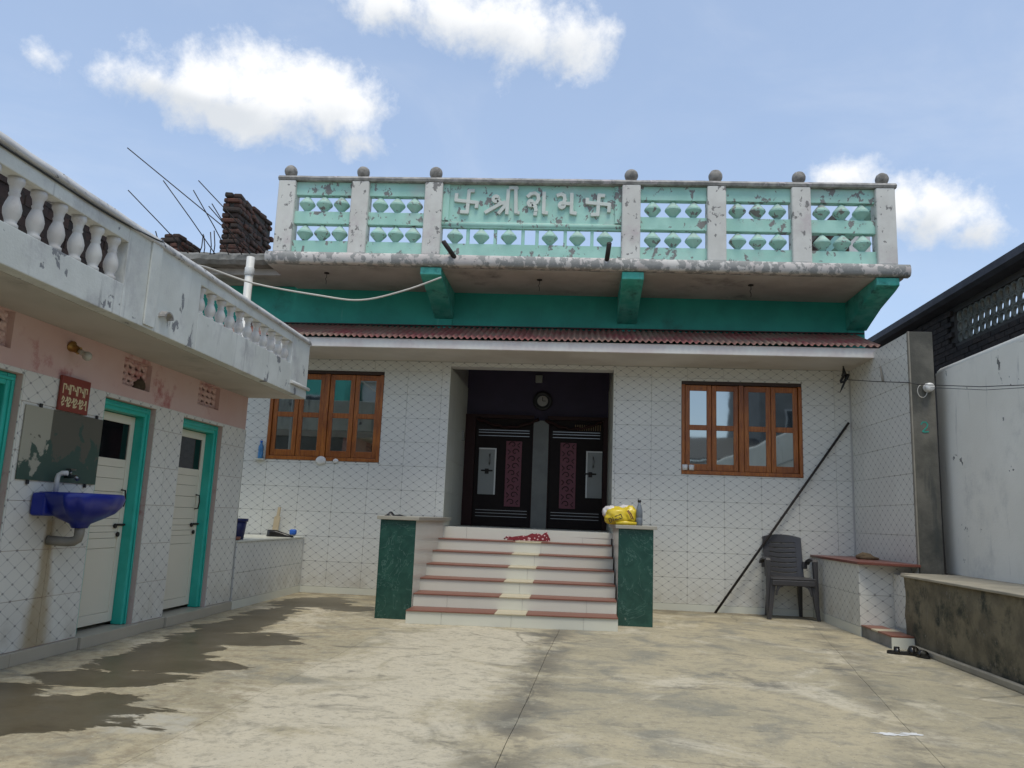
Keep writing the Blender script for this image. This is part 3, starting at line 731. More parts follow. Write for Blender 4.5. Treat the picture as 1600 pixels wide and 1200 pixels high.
# ---- entrance steps
st = thing('entrance_steps', 'white tiled steps with red and cream tread edges leading to dark doors', 'steps', (-.63, 9.2, 0))
NZ = [.135 * (i + 1) for i in range(6)] + [.951]
for i in range(7):
    y0 = 8.22 + .33 * i; sk = .10 - .015 * i; xl = -1.685 - .012 * i if i else -1.695; xr = .452
    z0 = NZ[i - 1] if i else 0; z1 = NZ[i] - (.012 if i < 6 else 0)
    F = lambda x, d=0: y0 + d + sk * ((x + .63) / 1.07)
    by = 10.53 if i == 6 else y0 + .33 + .12
    def slab(b, xa, xb, za, zb, da, yb):
        b.add([(xa, F(xa, da), za), (xb, F(xb, da), za), (xb, yb, za), (xa, yb, za), (xa, F(xa, da), zb), (xb, F(xb, da), zb), (xb, yb, zb), (xa, yb, zb)],
              [(0, 3, 2, 1), (4, 5, 6, 7), (0, 1, 5, 4), (1, 2, 6, 5), (2, 3, 7, 6), (3, 0, 4, 7)]); return b
    part('step_core', slab(B(), xl, xr, max(z0 - .03, 0), z1 - .001, .012, by), 'grout', st)
    js = [xl, xl + .36, -.63 + .1 * math.sin(i * 2.1), xr - .35 + .04 * math.sin(i), xr] if i in (0, 1, 6) else [xl, -.72 + .06 * i, xr]
    for a, c in zip(js, js[1:]):
        b = B(); b.add([(a + .0015, F(a), z0 + .001), (c - .0015, F(c), z0 + .001), (c - .0015, F(c, .0115), z0 + .001), (a + .0015, F(a, .0115), z0 + .001),
                        (a + .0015, F(a), z1), (c - .0015, F(c), z1), (c - .0015, F(c, .0115), z1), (a + .0015, F(a, .0115), z1)],
                       [(0, 3, 2, 1), (4, 5, 6, 7), (0, 1, 5, 4), (1, 2, 6, 5), (2, 3, 7, 6), (3, 0, 4, 7)])
        part('riser_tile', b, 'tile_plain', st)
    if i < 6:
        ca, cb = -.80 + .012 * i, -.48 + .012 * i
        for a, c, m in ((xl, ca, 'red_tread'), (ca, cb, 'cream_tread'), (cb, xr, 'red_tread')):
            b = B(); yb = y0 + .33 + .10
            b.add([(a + .001, F(a, -.014), z1), (c - .001, F(c, -.014), z1), (c - .001, yb, z1), (a + .001, yb, z1), (a + .001, F(a, -.014), z1 + .012), (c - .001, F(c, -.014), z1 + .012), (c - .001, yb, z1 + .012), (a + .001, yb, z1 + .012)],
                  [(0, 3, 2, 1), (4, 5, 6, 7), (0, 1, 5, 4), (1, 2, 6, 5), (2, 3, 7, 6), (3, 0, 4, 7)])
            part('tread', b, m, st, .003)
# ---- flanking pedestals
def pedestal(x0, x1, yf, label, inner):
    t = thing('pedestal', label, 'pedestal', ((x0 + x1) / 2, yf + 1, 0))
    part('core', box(x0, x1, yf + .012, FY - .010, 0, 1.025), 'tile_plain', t)
    part('front_slab', box(x0, x1, yf, yf + .0115, 0, 1.024), 'green_marble', t, .002)
    part('cap', box(x0 - .035, x1 + .035, yf - .03, FY - .011, 1.026, 1.064), 'stone_cap', t, .004)
    return t
pedestal(-2.085, -1.70, 8.40, 'dark green marble fronted pedestal with a black cloth on its cap', 1)
pedestal(.468, .845, 8.79, 'dark green marble fronted pedestal carrying the yellow bag and bottle', -1)

# ================================================================== LEFT WASHROOM BLOCK
WX = -3.70; Y1 = 8.48
wb = thing('washroom_block', 'low tiled washroom block with pink band, turquoise door frames and white balustrade parapet', 'building', (-4.6, 4, 0))
D0 = (4.02, 4.885, -.1, 1.915); D1 = (5.82, 6.58, -.1, 1.915); D2 = (7.07, 7.905, -.1, 1.915)
V0 = (4.22, 4.735, 2.06, 2.305); V1 = (6.02, 6.44, 2.045, 2.275); V2 = (7.31, 7.77, 2.07, 2.30)
HO = [D0, D1, D2]
b = B(); walls(b, 'x', (-1.5, Y1 - .011, .09, 2.309), HO + [V0, V1, V2], WX - .22, WX - .010)
part('end_wall', box(-6.2, WX - .2205, Y1 - .22, Y1 - .0115, 0, 2.309), 'house_grey', wb)
b.box(-6.2, WX - .22, -1.5, -1.3, 0, 2.309).box(-6.2, -6.0, -1.3, Y1 - .23, 0, 2.309)
ww = part('wall', b, 'pink', wb)
tiles(ww, (WX - .010, 0, 0), (0, 1, 0), (1, 0, 0), (-1.5, Y1, .092, 1.95), HO, 'tile_washroom', .48, .33, u0=.10, v0=.092)
tiles(ww, (0, Y1 - .0105, 0), (1, 0, 0), (0, 1, 0), (-6.2, WX, .0, 1.95), [], 'tile_plain', .48, .33)
part('inner_floor', box(-6.0, WX - .22, -1.3, Y1 - .23, 0, .09), 'skirting', wb)
for y in (5.3, 6.9): part('partition', box(-6.0, WX - .221, y - .05, y + .05, .091, 2.308), 'recess_wall', wb)
for a, c in ((-1.5, 4.02), (4.02, 5.1), (5.1, 5.82), (5.82, 6.62), (6.62, 7.07), (7.07, 7.95), (7.95, Y1)):
    part('plinth_tile', box(WX - .2, WX + .022 + (.02 if a in (5.82, 7.07) else 0), a + .0015, c - .0015, 0, .0895), 'skirting', wb, .004)
def vent(V, n):
    y0, y1, z0, z1 = V; xx = WX - .055
    vb = part('vent_block', box(xx - .02, xx, y0, y0 + .03, z0, z1).box(xx - .02, xx, y1 - .03, y1, z0, z1).box(xx - .02, xx, y0 + .0301, y1 - .0301, z0, z0 + .025).box(xx - .02, xx, y0 + .0301, y1 - .0301, z1 - .025, z1), 'pink', wb)
    ny, nz = 4, 3; cw = (y1 - y0 - .06) / ny; ch = (z1 - z0 - .05) / nz; b = B()
    for i in range(ny):
        for j in range(nz):
            cy_, cz = y0 + .03 + (i + .5) * cw, z0 + .025 + (j + .5) * ch
            pts = [(xx - .01, cy_ + cw * .5 * math.cos(t) * (1 + .25 * math.sin(3 * t + i)), cz + ch * .5 * math.sin(t) * (1 + .2 * math.cos(2 * t + j))) for t in [2 * math.pi * k / 12 for k in range(13)]]
            b.tube(pts, .017, 6, False)
            b.sphere((xx - .01, cy_ + cw * .5, cz + ch * .5), .026, 8, 6)
    part('screen', b, 'pink', vb)
for n_, V in enumerate((V0, V1, V2)): vent(V, n_)
tag(part('mud_nest', B().sphere((WX - .06, 6.35, 2.085), .085, 12, 8, (.5, .95, .8)).sphere((WX - .05, 6.29, 2.06), .05, 10, 6, (.6, 1, .7)), 'mud'), 'brown mud nest in the corner of a pink vent block', 'nest')
# slab, parapet with balustrade panels
part('roof_slab', box(-6.25, -3.155, -1.5, Y1, 2.3105, 2.42), 'slab_soffit', wb)
PA = (2.62, 4.83, 2.535, 2.825); PB = (5.87, 7.95, 2.62, 2.845); PC = (-.9, 2.1, 2.535, 2.825)
b = B(); walls(b, 'x', (-1.5, Y1 - .001, 2.312, 2.93), [PA, PB, PC], -3.154, -3.05)
b.box(-6.2, -3.1545, Y1 - .11, Y1 - .002, 2.421, 2.93)
par = part('parapet', b, 'parapet', wb, .006)
b = B(); n = 60
for i in range(n):
    ya = -1.5 + (Y1 + 1.5) * i / n; yb2 = -1.5 + (Y1 + 1.5) * (i + 1) / n; j = lambda q: .006 * mnoise.noise(Vector((q * 4, 1, 3)))
    b.add([(x + j(y), y, z + j(y + 5)) for y in (ya, yb2) for (x, z) in ((-3.165, 2.931), (-3.175, 2.96), (-3.145, 2.992), (-3.10, 3.005), (-3.05, 2.985), (-3.028, 2.931))],
          [(k, (k + 1) % 6, 6 + (k + 1) % 6, 6 + k) for k in range(6)] + ([(0, 1, 2, 3, 4, 5)] if i == 0 else []) + ([(6, 7, 8, 9, 10, 11)] if i == n - 1 else []), True)
part('coping', b, 'parapet_coping', wb)
part('pilaster', box(-3.049, -3.036, 5.10, 5.235, 2.33, 2.929), 'parapet', wb, .003)
part('drain_hood', B().add(*[[(x, 5.36 + .07 * math.cos(a) * s, 2.435 + .055 * math.sin(a) * s) for x, s in ((-3.049, 1), (-3.00, .9), (-3.0, .7), (-3.049, .7)) for a in [math.pi * k / 8 for k in range(9)]],
     [(i * 9 + k, i * 9 + k + 1, (i + 1) * 9 + k + 1, (i + 1) * 9 + k) for i in range(3) for k in range(8)]]), 'coping_dark', wb)
bp = [(.045, 0), (.045, .03), (.034, .04), (.038, .06), (.052, .10), (.055, .14), (.046, .18), (.034, .215), (.030, .23), (.036, .245), (.030, .26), (.036, .30), (.050, .325), (.050, .36)]
for (y0, y1, z0, z1), nb in ((PA, 12), (PB, 11), (PC, 16)):
    me = B().lathe([(r * (.82 if nb == 11 else .86), z * (z1 - z0 - .002) / .36) for r, z in bp], n=14).mesh('baluster', 'baluster')
    for k in range(nb):
        put('baluster', me, par, (-3.10, y0 + (y1 - y0) * (k + .5) / nb, z0 + .001), (0, 0, random.random() * 6), (1, 1, 1))
part('spout_pipe', B().tube([(-3.035, 7.96, 2.425), (-3.035, 8.50, 2.425)], .018, 12), 'pvc', wb)
# doors of the washroom block
def wdoor(D, k):
    y0, y1, _, z1 = D; xf = WX - .052
    fr = part('door_frame', box(xf - .10, xf, y0 + .001, y0 + .085, .0905, z1 - .001).box(xf - .10, xf, y1 - .085, y1 - .001, .0905, z1 - .001).box(xf - .10, xf, y0 + .0852, y1 - .0852, z1 - .085, z1 - .001), 'teal_frame', wb, .010)
    part('frame_bead', box(xf + .0005, xf + .012, y1 - .05, y1 - .03, .092, z1 - .052).box(xf + .0005, xf + .012, y0 + .03, y1 - .03, z1 - .05, z1 - .03), 'teal_frame', fr, .004)
    a, c = y0 + .088, y1 - .088; xd = xf - .085
    if k == 0:   # standing open into the cubicle
        d = part('door', box(xd - .62, xd - .02, a + .01, a + .04, .11, z1 - .09), 'teal_frame', wb, .003); return
    d = part('door', box(xd - .03, xd, a, a + .035, .12, z1 - .09).box(xd - .03, xd, c - .06, c, .12, z1 - .09).box(xd - .03, xd, a + .0351, c - .0601, z1 - .16, z1 - .09).box(xd - .03, xd, a + .0351, c - .0601, .12, .20), 'cream_door', wb, .004)
    part('pane', box(xd - .018, xd - .012, a + .0352, c - .0602, 1.455, z1 - .1605), 'dark_glass', d)
    zz = [.201, .72, .80, .85, .90, .96, 1.07, 1.18, 1.29, 1.385, 1.454]
    for p, q in zip(zz, zz[1:]): part('slat', box(xd - .024, xd - .006, a + .0352, c - .0602, p + .0012, q - .0012), 'cream_door', d, .003)
    part('handle', B().tube([(xd, c - .085, 1.20), (xd + .035, c - .083, 1.195), (xd + .042, c - .08, 1.13), (xd + .035, c - .083, 1.065), (xd, c - .085, 1.06)], .007, 8), 'iron', d)
    part('latch', B().tube([(xd + .012, c - .10, .91), (xd + .012, c + .03, .91)], .009, 8).lathe([(.02, 0), (.02, .012)], (xd, c - .12, .90), 10, Matrix.Rotation(R(90), 3, 'Y')).lathe([(.02, 0), (.02, .012)], (xd, c - .07, .83), 10, Matrix.Rotation(R(90), 3, 'Y')), 'iron', d)
for k, D in enumerate((D0, D1, D2)): wdoor(D, k)
# brick stack standing on that roof, seen between the balusters
bs = thing('brick_stack', 'stack of old dark bricks on the washroom roof behind the balusters', 'bricks', (-3.9, 4.8, 2.42))
bk = box(-.055, .055, -.112, .112, 0, .072).mesh('brick', 'brick_old')
for r in range(13):
    for i in range(12): put('brick', bk, bs, (-3.9 + random.uniform(-.01, .01), 3.45 + .232 * i + (.11 if r % 2 else 0), 2.421 + .0745 * r), (0, 0, R(random.uniform(-4, 4))))
# ---- fittings on the washroom wall
mr = thing('wall_mirror', 'old rectangular mirror with peeling silvering above the blue wash basin', 'mirror', (WX, 5.38, 1.22))
part('mirror_glass', box(WX + .002, WX + .008, 4.935, 5.805, 1.222, 1.722), 'old_mirror', mr, .001)
for y, z in ((5.08, 1.735), (5.72, 1.735), (5.05, 1.21), (5.68, 1.21)): part('clip', box(WX + .001, WX + .013, y - .012, y + .012, z - .016, z + .012), 'black', mr, .003)
sg = thing('name_plaque', 'dark red plaque with two lines of pale lettering above the old mirror', 'sign', (WX, 5.41, 1.73))
part('board', box(WX + .001, WX + .022, 5.245, 5.575, 1.728, 1.98), 'red_plaque', sg, .003)
b = B(); k = 0; random.seed(5)
GL = [[[(0, 0), (0, 6)], [(0, 6), (3, 6)], [(3, 6), (3, 3)]], [[(0, 5), (2, 6), (3, 4), (1, 2), (3, 0)]], [[(0, 4), (1, 6), (3, 5), (2, 3), (0, 2), (1, 0), (3, 1)]], [[(3, 6), (3, 0)], [(0, 5), (1, 3), (3, 3)]], [[(0, 6), (0, 2), (1, 0), (3, 1), (3, 6)]], [[(0, 3), (2, 4), (2, 6)], [(3, 6), (3, 0), (4, 0)]]]
for row, (zc, n) in enumerate(((1.855, 7), (1.765, 8))):
    for i in range(n):
        gl = GL[(i * 3 + row * 2) % 6]; oy = 5.265 + i * (.29 / n); s = .29 / n / 4.6
        for stt in gl:
            for (p, q) in zip(stt, stt[1:]):
                pa = Vector((0, oy + p[0] * s, zc + p[1] * .0105)); pb = Vector((0, oy + q[0] * s, zc + q[1] * .0105)); d = (pb - pa)
                if d.length < 1e-5: continue
                d.normalize(); nn = Vector((0, -d.z, d.y)) * .005; e = d * .004; x = WX + .0225 + .0003 * (k % 5); k += 1
                b.add([(x, *(pa - e + nn)[1:]), (x, *(pb + e + nn)[1:]), (x, *(pb + e - nn)[1:]), (x, *(pa - e - nn)[1:])], [(0, 1, 2, 3)])
part('lettering', b, 'sign_cream', sg); random.seed(12)
lp = thing('wall_bulb', 'brass bulb holder with a bare unlit bulb on the pink band', 'lamp', (WX, 5.32, 2.10))
part('holder', B().lathe([(.045, 0), (.045, .012), (.03, .02), (.026, .07), (.03, .075)], (WX - .01, 5.33, 2.205), 12, Matrix.Rotation(R(115), 3, 'Y')), 'brass', lp)
part('bulb', B().sphere((WX + .125, 5.33, 2.135), .034, 14, 10).tube([(WX + .06, 5.33, 2.172), (WX + .11, 5.33, 2.145)], [.018, .022], 10), 'bulb_glass', lp)
# basin
wbn = thing('wash_basin', 'scalloped blue plastic wash basin stained below, mounted under the old mirror', 'wash basin', (-3.5, 5.39, .86))
cy0 = 5.395; n = 40; vs = []; fs = []
def rim(t, s, flute=0):
    c, s_ = math.cos(t), math.sin(t)
    r = 1 + flute * (.5 + .5 * math.cos(9 * t)) * (1 if c > -.2 else 0)
    x = .25 + (.125 * r * c if c > 0 else .25 * max(-1, 1.25 * c)); y = .30 * r * math.copysign(abs(s_) ** .72, s_)
    return Vector((-3.695 + .02 + (x - .19) * s + .17, cy0 + y * s, 0))
rings = [(1.0, 1.150, .0), (1.035, 1.145, .03), (1.03, 1.115, .10), (.95, 1.06, .13), (.80, 1.01, .11), (.50, .965, .05), (.26, .935, 0), (.20, .905, 0)]
inner = [(.955, 1.148, 0), (.88, 1.10, 0), (.72, 1.04, 0), (.45, 1.0, 0), (.12, .985, 0)]
allr = inner[::-1] + rings
for s, z, fl in allr:
    for k in range(n):
        t = 2 * math.pi * k / n; p = rim(t, s, fl); xx = max(p.x, WX + .004)
        if s > .7 and math.cos(t) < -.3 and z < 1.12: z_ = max(z, .985)
        else: z_ = z
        vs.append((xx, p.y, z_))
for i in range(len(allr) - 1):
    for k in range(n): fs.append((i * n + k, i * n + (k + 1) % n, (i + 1) * n + (k + 1) % n, (i + 1) * n + k))
b = B().add(vs, fs, True); b.f += [list(range(n)), [(len(allr) - 1) * n + k for k in range(n)]]; b.sm += [False, False]
part('bowl', b, 'blue_plastic', wbn)
part('back_block', box(WX + .002, WX + .11, cy0 - .285, cy0 + .20, .985, 1.142), 'blue_plastic', wbn, .02, 3)
part('trap_pipe', B().tube([(-3.50, 5.39, .92), (-3.50, 5.39, .86), (-3.505, 5.388, .83), (-3.53, 5.38, .812), (-3.56, 5.37, .808), (-3.62, 5.36, .81), (WX + .001, 5.35, .815)], .034, 12), 'pvc_grey', wbn)
part('tap_pipe', B().tube([(WX + .05, 5.29, 1.14), (WX + .05, 5.29, 1.245), (WX + .055, 5.292, 1.27), (WX + .075, 5.30, 1.285), (WX + .11, 5.31, 1.285)], .017, 10), 'pvc', wbn)
part('tap', B().tube([(WX + .01, 5.43, 1.265), (WX + .09, 5.43, 1.265), (WX + .11, 5.43, 1.245)], .014, 10).tube([(WX + .05, 5.43, 1.27), (WX + .05, 5.43, 1.31)], .009, 8).box(WX + .03, WX + .07, 5.40, 5.46, 1.31, 1.322), 'steel', wbn)

# ---- tiled ledge between washroom and front
lg = thing('tiled_ledge', 'low white tiled ledge in the corner beside the washroom end wall', 'ledge', (-4.3, 9.5, 0))
lc = part('core', box(-5.3, -3.69, Y1 + .002, FY - .012, 0, .712), 'grout', lg)
tiles(lc, (-3.69, 0, 0), (0, 1, 0), (1, 0, 0), (Y1 + .003, FY - .013, .09, .712), [], 'tile', .48, .33, u0=Y1, v0=.052)
part('skirting', box(-3.689, -3.676, Y1 + .003, FY - .013, 0, .0885), 'tile_plain', lg)
part('ledge_top', box(-5.3, -3.67, Y1 + .002, FY - .012, .713, .733), 'tile_plain', lg, .003)
bu = thing('bucket', 'dark blue plastic bucket standing on the tiled ledge', 'bucket', (-3.86, 8.78, .733))
part('body', B().lathe([(.105, .734), (.132, .955), (.126, .955), (.10, .742)], (-3.86, 8.78, 0), 24), 'navy', bu)
part('rim', B().lathe([(.133, .93), (.143, .935), (.143, .965), (.128, .966), (.127, .945)], (-3.86, 8.78, 0), 24), 'navy', bu)
tag(part('washing_bat', B().prism([(-4.11, .735), (-4.03, .735), (-4.008, .98), (-4.022, .995), (-4.012, 1.115), (-4.050, 1.115), (-4.062, .995), (-4.09, .98)], 'y', 10.53, 10.56), 'bat_wood', None, .006), 'pale wooden washing bat leaning behind the ledge items', 'bat')
ls = thing('blue_black_shoe', 'black and blue shoe lying on the tiled ledge', 'shoe', (-3.85, 10.15, .733))
def shoe(root, cx, cy_, z, L, rz, m1, m2=None, h=.09):
    M = Matrix.Translation((cx, cy_, z)) @ Matrix.Rotation(rz, 4, 'Z'); prof = []; N = 9; vs = []; fs = []
    for i in range(N):
        t = i / (N - 1); xx = (t - .5) * L; hw = L * (.10 + .055 * math.sin(math.pi * min(1, t * 1.15)) + .045 * (t > .55)) * (1 if 0 < i < N - 1 else .55)
        hh = h * (.95 if t < .35 else .95 - .75 * (t - .35) / .65) * (1 if i < N - 1 else .7)
        for k in range(10):
            a = math.pi * k / 9; vs.append(M @ Vector((xx, hw * math.cos(a), .018 + (hh - .018) * math.sin(a) ** .6)))
    for i in range(N - 1):
        for k in range(9): fs.append((i * 10 + k, i * 10 + k + 1, (i + 1) * 10 + k + 1, (i + 1) * 10 + k))
    fs += [tuple(range(10)), tuple((N - 1) * 10 + k for k in range(10))]
    part('upper', B().add(vs, fs, True), m1, root)
    b = B(); pl = []
    for i in range(24):
        a = 2 * math.pi * i / 24; c = math.cos(a); pl.append(M @ Vector((c * L * .53, math.sin(a) * L * (.16 + .035 * c), 0)))
    vs = [p for p in pl] + [p + Vector((0, 0, .022)) for p in pl]
    b.add(vs, [tuple(range(24))[::-1], tuple(range(24, 48))] + [(i, (i + 1) % 24, 24 + (i + 1) % 24, 24 + i) for i in range(24)]); part('sole', b, 'rubber', root)
shoe(ls, -3.83, 10.12, .7345, .33, R(8), 'shoe_black')
part('blue_heel', box(-3.70, -3.62, 10.08, 10.16, .765, .835), 'blue_cloth', ls, .02, 3)
tag(part('scrub_brush', B().box(-3.99, -3.71, 9.945, 9.985, .7335, .755).box(-3.93, -3.88, 9.94, 9.99, .7555, .775), 'bat_wood', None, .006), 'small wooden scrubbing brush lying in front of the black and blue shoe', 'brush') if False else None
tag(part('soap_dish', B().lathe([(.05, .7335), (.062, .772), (.056, .772), (.045, .745)], (-3.735, 8.53, 0), 16), 'red_tread'), 'small red soap dish at the ledge corner near the blue bucket', 'dish')
# sill things
bt = thing('water_bottle', 'slim blue water bottle on the sill of the window behind the washroom parapet', 'bottle', (-4.37, FY - .03, 1.77))
wl = part('sill_shelf', box(-4.46, -4.331, FY - .06, FY - .0005, 1.752, 1.768), 'tile_plain', bt)
part('body', B().lathe([(.033, 1.769), (.036, 1.78), (.036, 1.86), (.031, 1.87), (.036, 1.88), (.036, 1.93), (.016, 1.975), (.014, 1.99)], (-4.385, FY - .037, 0), 16), 'bottle_blue', bt)
part('cap', B().lathe([(.018, 1.9905), (.018, 2.015)], (-4.385, FY - .037, 0), 12), 'blue_cloth', bt)
for x in (1.425, 1.51):
    s_ = tag(part('steel_cup', B().lathe([(.032, 1.809), (.038, 1.88), (.034, 1.88), (.029, 1.815)], (x, FY - .020 + .006, 0), 18), 'porcelain'), 'small pale cup on the sill of the window near the leaning pole', 'cup', 'cups on the window sill')
for x, r, q in ((-3.53, .075, 'larger'), (-3.32, .04, 'smaller')):
    tag(part('plaster_lump', B().sphere((x, FY - .012, 1.772), r, 12, 8, (1, .35, .8)), 'porcelain'), q + ' pale plaster lump stuck on the sill of the window behind the washroom parapet', 'plaster', 'plaster lumps on window sill')

# ================================================================== RIGHT SIDE
SX = 3.60
sw = thing('tiled_side_wall', 'tall tiled side wall meeting the front beside the leaning pole', 'wall', (3.7, 9.7, 0))
sc_ = part('core', box(SX, SX + .2, 8.78, FY + .008, 0, 3.285), 'grout', sw)
tiles(sc_, (SX, 0, 0), (0, 1, 0), (-1, 0, 0), (8.78, FY - .001, .09, 3.285), [], 'tile', .48, .33, u0=8.80, v0=.085)
cc = thing('concrete_column', 'bare dark concrete column at the end of the tiled side wall', 'column', (3.73, 8.85, 0))
b = B(); n = 12
part('shaft', box(SX + .004, 3.85, 8.745, 8.779, .0, 3.29).box(3.801, 3.85, 8.7791, 9.0, 0, 3.285), 'column_concrete', cc, .006)
part('corner_trim', box(SX - .012, SX + .0035, 8.74, 8.779, .76, 3.29), 'pvc_grey', cc)
part('painted_mark', strokes(B(), [[(0, 5), (1, 6.5), (3, 6.5), (4, 5), (3.4, 3.4), (1.5, 1.6), (.6, .8), (2, .5), (4.4, .8)]], lambda u: 3.685 + u * .017, lambda v: 2.17 + v * .018, 8.7449, .012, .0012), 'teal_wall', cc)
rl = thing('granite_topped_ledge', 'low tiled ledge with red granite top beside the plastic chair', 'ledge', (3.3, 9.7, 0))
rc = part('core', box(3.05, SX - .001, 8.93, FY - .010, 0, .748), 'grout', rl)
tiles(rc, (3.05, 0, 0), (0, 1, 0), (-1, 0, 0), (8.93, FY - .011, .10, .748), [], 'tile', .48, .33, u0=8.93, v0=.10)
tiles(rc, (0, 8.93, 0), (1, 0, 0), (0, -1, 0), (3.04, SX - .002, .10, .748), [], 'tile', .48, .33, u0=3.04, v0=.10)
part('skirting', box(3.036, 3.0495, 8.92, FY - .011, 0, .098), 'tile_plain', rl)
part('granite_top', B().prism([(3.015, 8.88), (3.30, 8.70), (3.598, 8.70), (3.598, FY - .011), (3.015, FY - .011)], 'z', .750, .778), 'red_granite', rl, .004)
tag(part('dry_husk', B().tube([(3.30, 9.75, .80), (3.36, 9.70, .815), (3.44, 9.70, .805), (3.50, 9.74, .795)], [.02, .045, .04, .015], 8).tube([(3.32, 9.68, .792), (3.42, 9.62, .80), (3.52, 9.66, .79)], [.012, .03, .012], 8), 'straw'), 'dry brown coconut husk lying on the red granite ledge top', 'husk')
sp = thing('small_side_step', 'small low step with red and cream top tiles beside the retaining wall', 'step', (3.15, 8.5, 0))
part('core', B().prism([(3.055, 8.12), (3.30, 8.12), (3.38, 8.918), (3.055, 8.918)], 'z', 0, .105), 'concrete', sp)
for (ya, yb, m) in ((8.11, 8.45, 'red_tread'), (8.45, 8.63, 'cream_tread'), (8.63, 8.917, 'red_tread')):
    part('tread', box(3.045, 3.262, ya + .001, yb - .001, .106, .122), m, sp, .002)
part('riser_tile', box(3.05, 3.26, 8.108, 8.1195, 0, .105), 'tile_plain', sp)
rw = thing('retaining_wall', 'low dark mossy concrete retaining wall along the courtyard edge', 'wall', (3.6, 3, 0))
b = B(); ny, nz = 110, 9; vs = []; fs = []
for i in range(ny + 1):
    y = -5.6 + (8.33 + 5.6) * i / ny
    for k in range(nz + 1):
        z = .665 * k / nz; vs.append((3.272 + .018 * mnoise.noise(Vector((0, y * 4, z * 5))) + .007 * mnoise.noise(Vector((3, y * 17, z * 17))), y, z))
for i in range(ny):
    for k in range(nz): q = i * (nz + 1) + k; fs.append((q, q + 1, q + nz + 2, q + nz + 1))
b.add(vs, fs, True); part('face', b, 'retaining', rw)
part('core', box(3.30, 4.1, -5.6, 8.30, 0, .66).box(3.42, 4.1, 8.3005, 8.74, 0, .66), 'retaining', rw)
part('ledge_top', box(3.245, 4.05, -5.6, 8.345, .667, .69).box(3.38, 4.05, 8.3455, 8.69, .667, .69), 'ret_top', rw, .006)
part('kerb_strip', box(3.20, 3.25, -5.6, 8.05, .001, .052), 'ret_top', rw, .008)
rt = part('end_panel', box(3.40, 3.4195, 8.3355, 8.928, .0, .664), 'grout', rw)
tiles(rt, (3.40, 0, 0), (0, 1, 0), (-1, 0, 0), (8.336, 8.915, .125, .664), [], 'tile', .48, .33, u0=8.34, v0=.125)
part('end_stub', box(3.31, 3.37, 8.3455, 8.41, .42, .665), 'concrete', rw, .01)
whw = thing('white_boundary_wall', 'tall whitewashed boundary wall standing on the dark retaining wall', 'wall', (4.3, 4, .69))
b = B(); ny, nz = 60, 14; vs = []; fs = []
for i in range(ny + 1):
    y = -5.6 + (8.995 + 5.6) * i / ny
    for k in range(nz + 1):
        z = .691 + (2.87 - .691) * k / nz; vs.append((3.975 + .01 * mnoise.noise(Vector((4, y * 1.6, z * 1.8))), y, z + (.012 * mnoise.noise(Vector((1, y * 2, 9))) if k == nz else 0)))
for i in range(ny):
    for k in range(nz): q = i * (nz + 1) + k; fs.append((q, q + 1, q + nz + 2, q + nz + 1))
b.add(vs, fs, True); b.box(3.99, 4.2, -5.6, 8.99, .0, 2.855); part('plaster_face', b, 'white_wall', whw)
part('rounded_top', B().tube([(4.085, -5.6, 2.84), (4.085, 9.0, 2.84)], .108, 14), 'white_wall', whw)

# brick house beyond the white wall
bh = thing('brick_wall', 'tall dark weathered brick wall with concrete lattice screen and dark coping beyond the white wall', 'wall', (5.35, 10, 0))
BX = 5.2
SC = (6.2, 11.14, 3.72, 4.17)
hw = part('wall', walls(B(), 'x', (5.5, 14.5, 0, 4.25), [SC], BX + .012, BX + .25), 'mortar_dark', bh)
bd = box(-.03, .012, .004, .216, .004, .072).mesh('brick', 'brick_dark')
for r in range(20):
    z = 2.75 + .0765 * r
    if z > 4.2: break
    y = 8.7 + (.11 if r % 2 else 0)
    while y < 13.9:
        if not (y + .22 > SC[0] and y < SC[1] and z + .06 > SC[2] and z < SC[3]) and not (y > 12.6 and z < 3.6) and not (z < 3.3 and y > 10.5):
            put('brick', bd, hw, (BX + random.uniform(-.006, .004), y, z))
        y += .2225
part('coping', B().prism([(BX - .18, 4.251), (BX - .24, 4.29), (BX - .22, 4.40), (BX + .1, 4.44), (BX + .42, 4.40), (BX + .42, 4.251)], 'y', 5.0, 15.0), 'dark_roof', bh)
scn = part('lattice_screen', box(BX + .08, BX + .1, SC[0], SC[1], SC[2], SC[2] + .04).box(BX + .08, BX + .1, SC[0], SC[1], SC[3] - .04, SC[3]), 'screen', bh)
t = B(); n, m_ = 14, 5; vs = []; fs = []
for i in range(n):
    a = 2 * math.pi * i / n
    for k in range(m_):
        p = 2 * math.pi * k / m_; rr = .066 + .017 * math.cos(p); vs.append((.03 * math.sin(p), rr * math.cos(a), rr * math.sin(a)))
for i in range(n):
    for k in range(m_): fs.append((i * m_ + k, i * m_ + (k + 1) % m_, ((i + 1) % n) * m_ + (k + 1) % m_, ((i + 1) % n) * m_ + k))
ring = t.add(vs, fs, True).mesh('ring', 'screen')
for i in range(18):
    for k in range(3):
        put('ring', ring, scn, (BX + .05, 11.02 - i * .152, SC[2] + .077 + k * .148), (0, 0, 0))
bosses = B()
for i in range(18):
    for k in range(2): bosses.sphere((BX + .05, 11.02 - .076 - i * .152, SC[2] + .151 + k * .148), .036, 8, 6, (.7, 1, 1))
    bosses.box(BX + .04, BX + .06, 11.02 - i * .152 - .079, 11.02 - i * .152 - .073, SC[2] + .04, SC[3] - .04)
part('bosses', bosses, 'screen', scn)

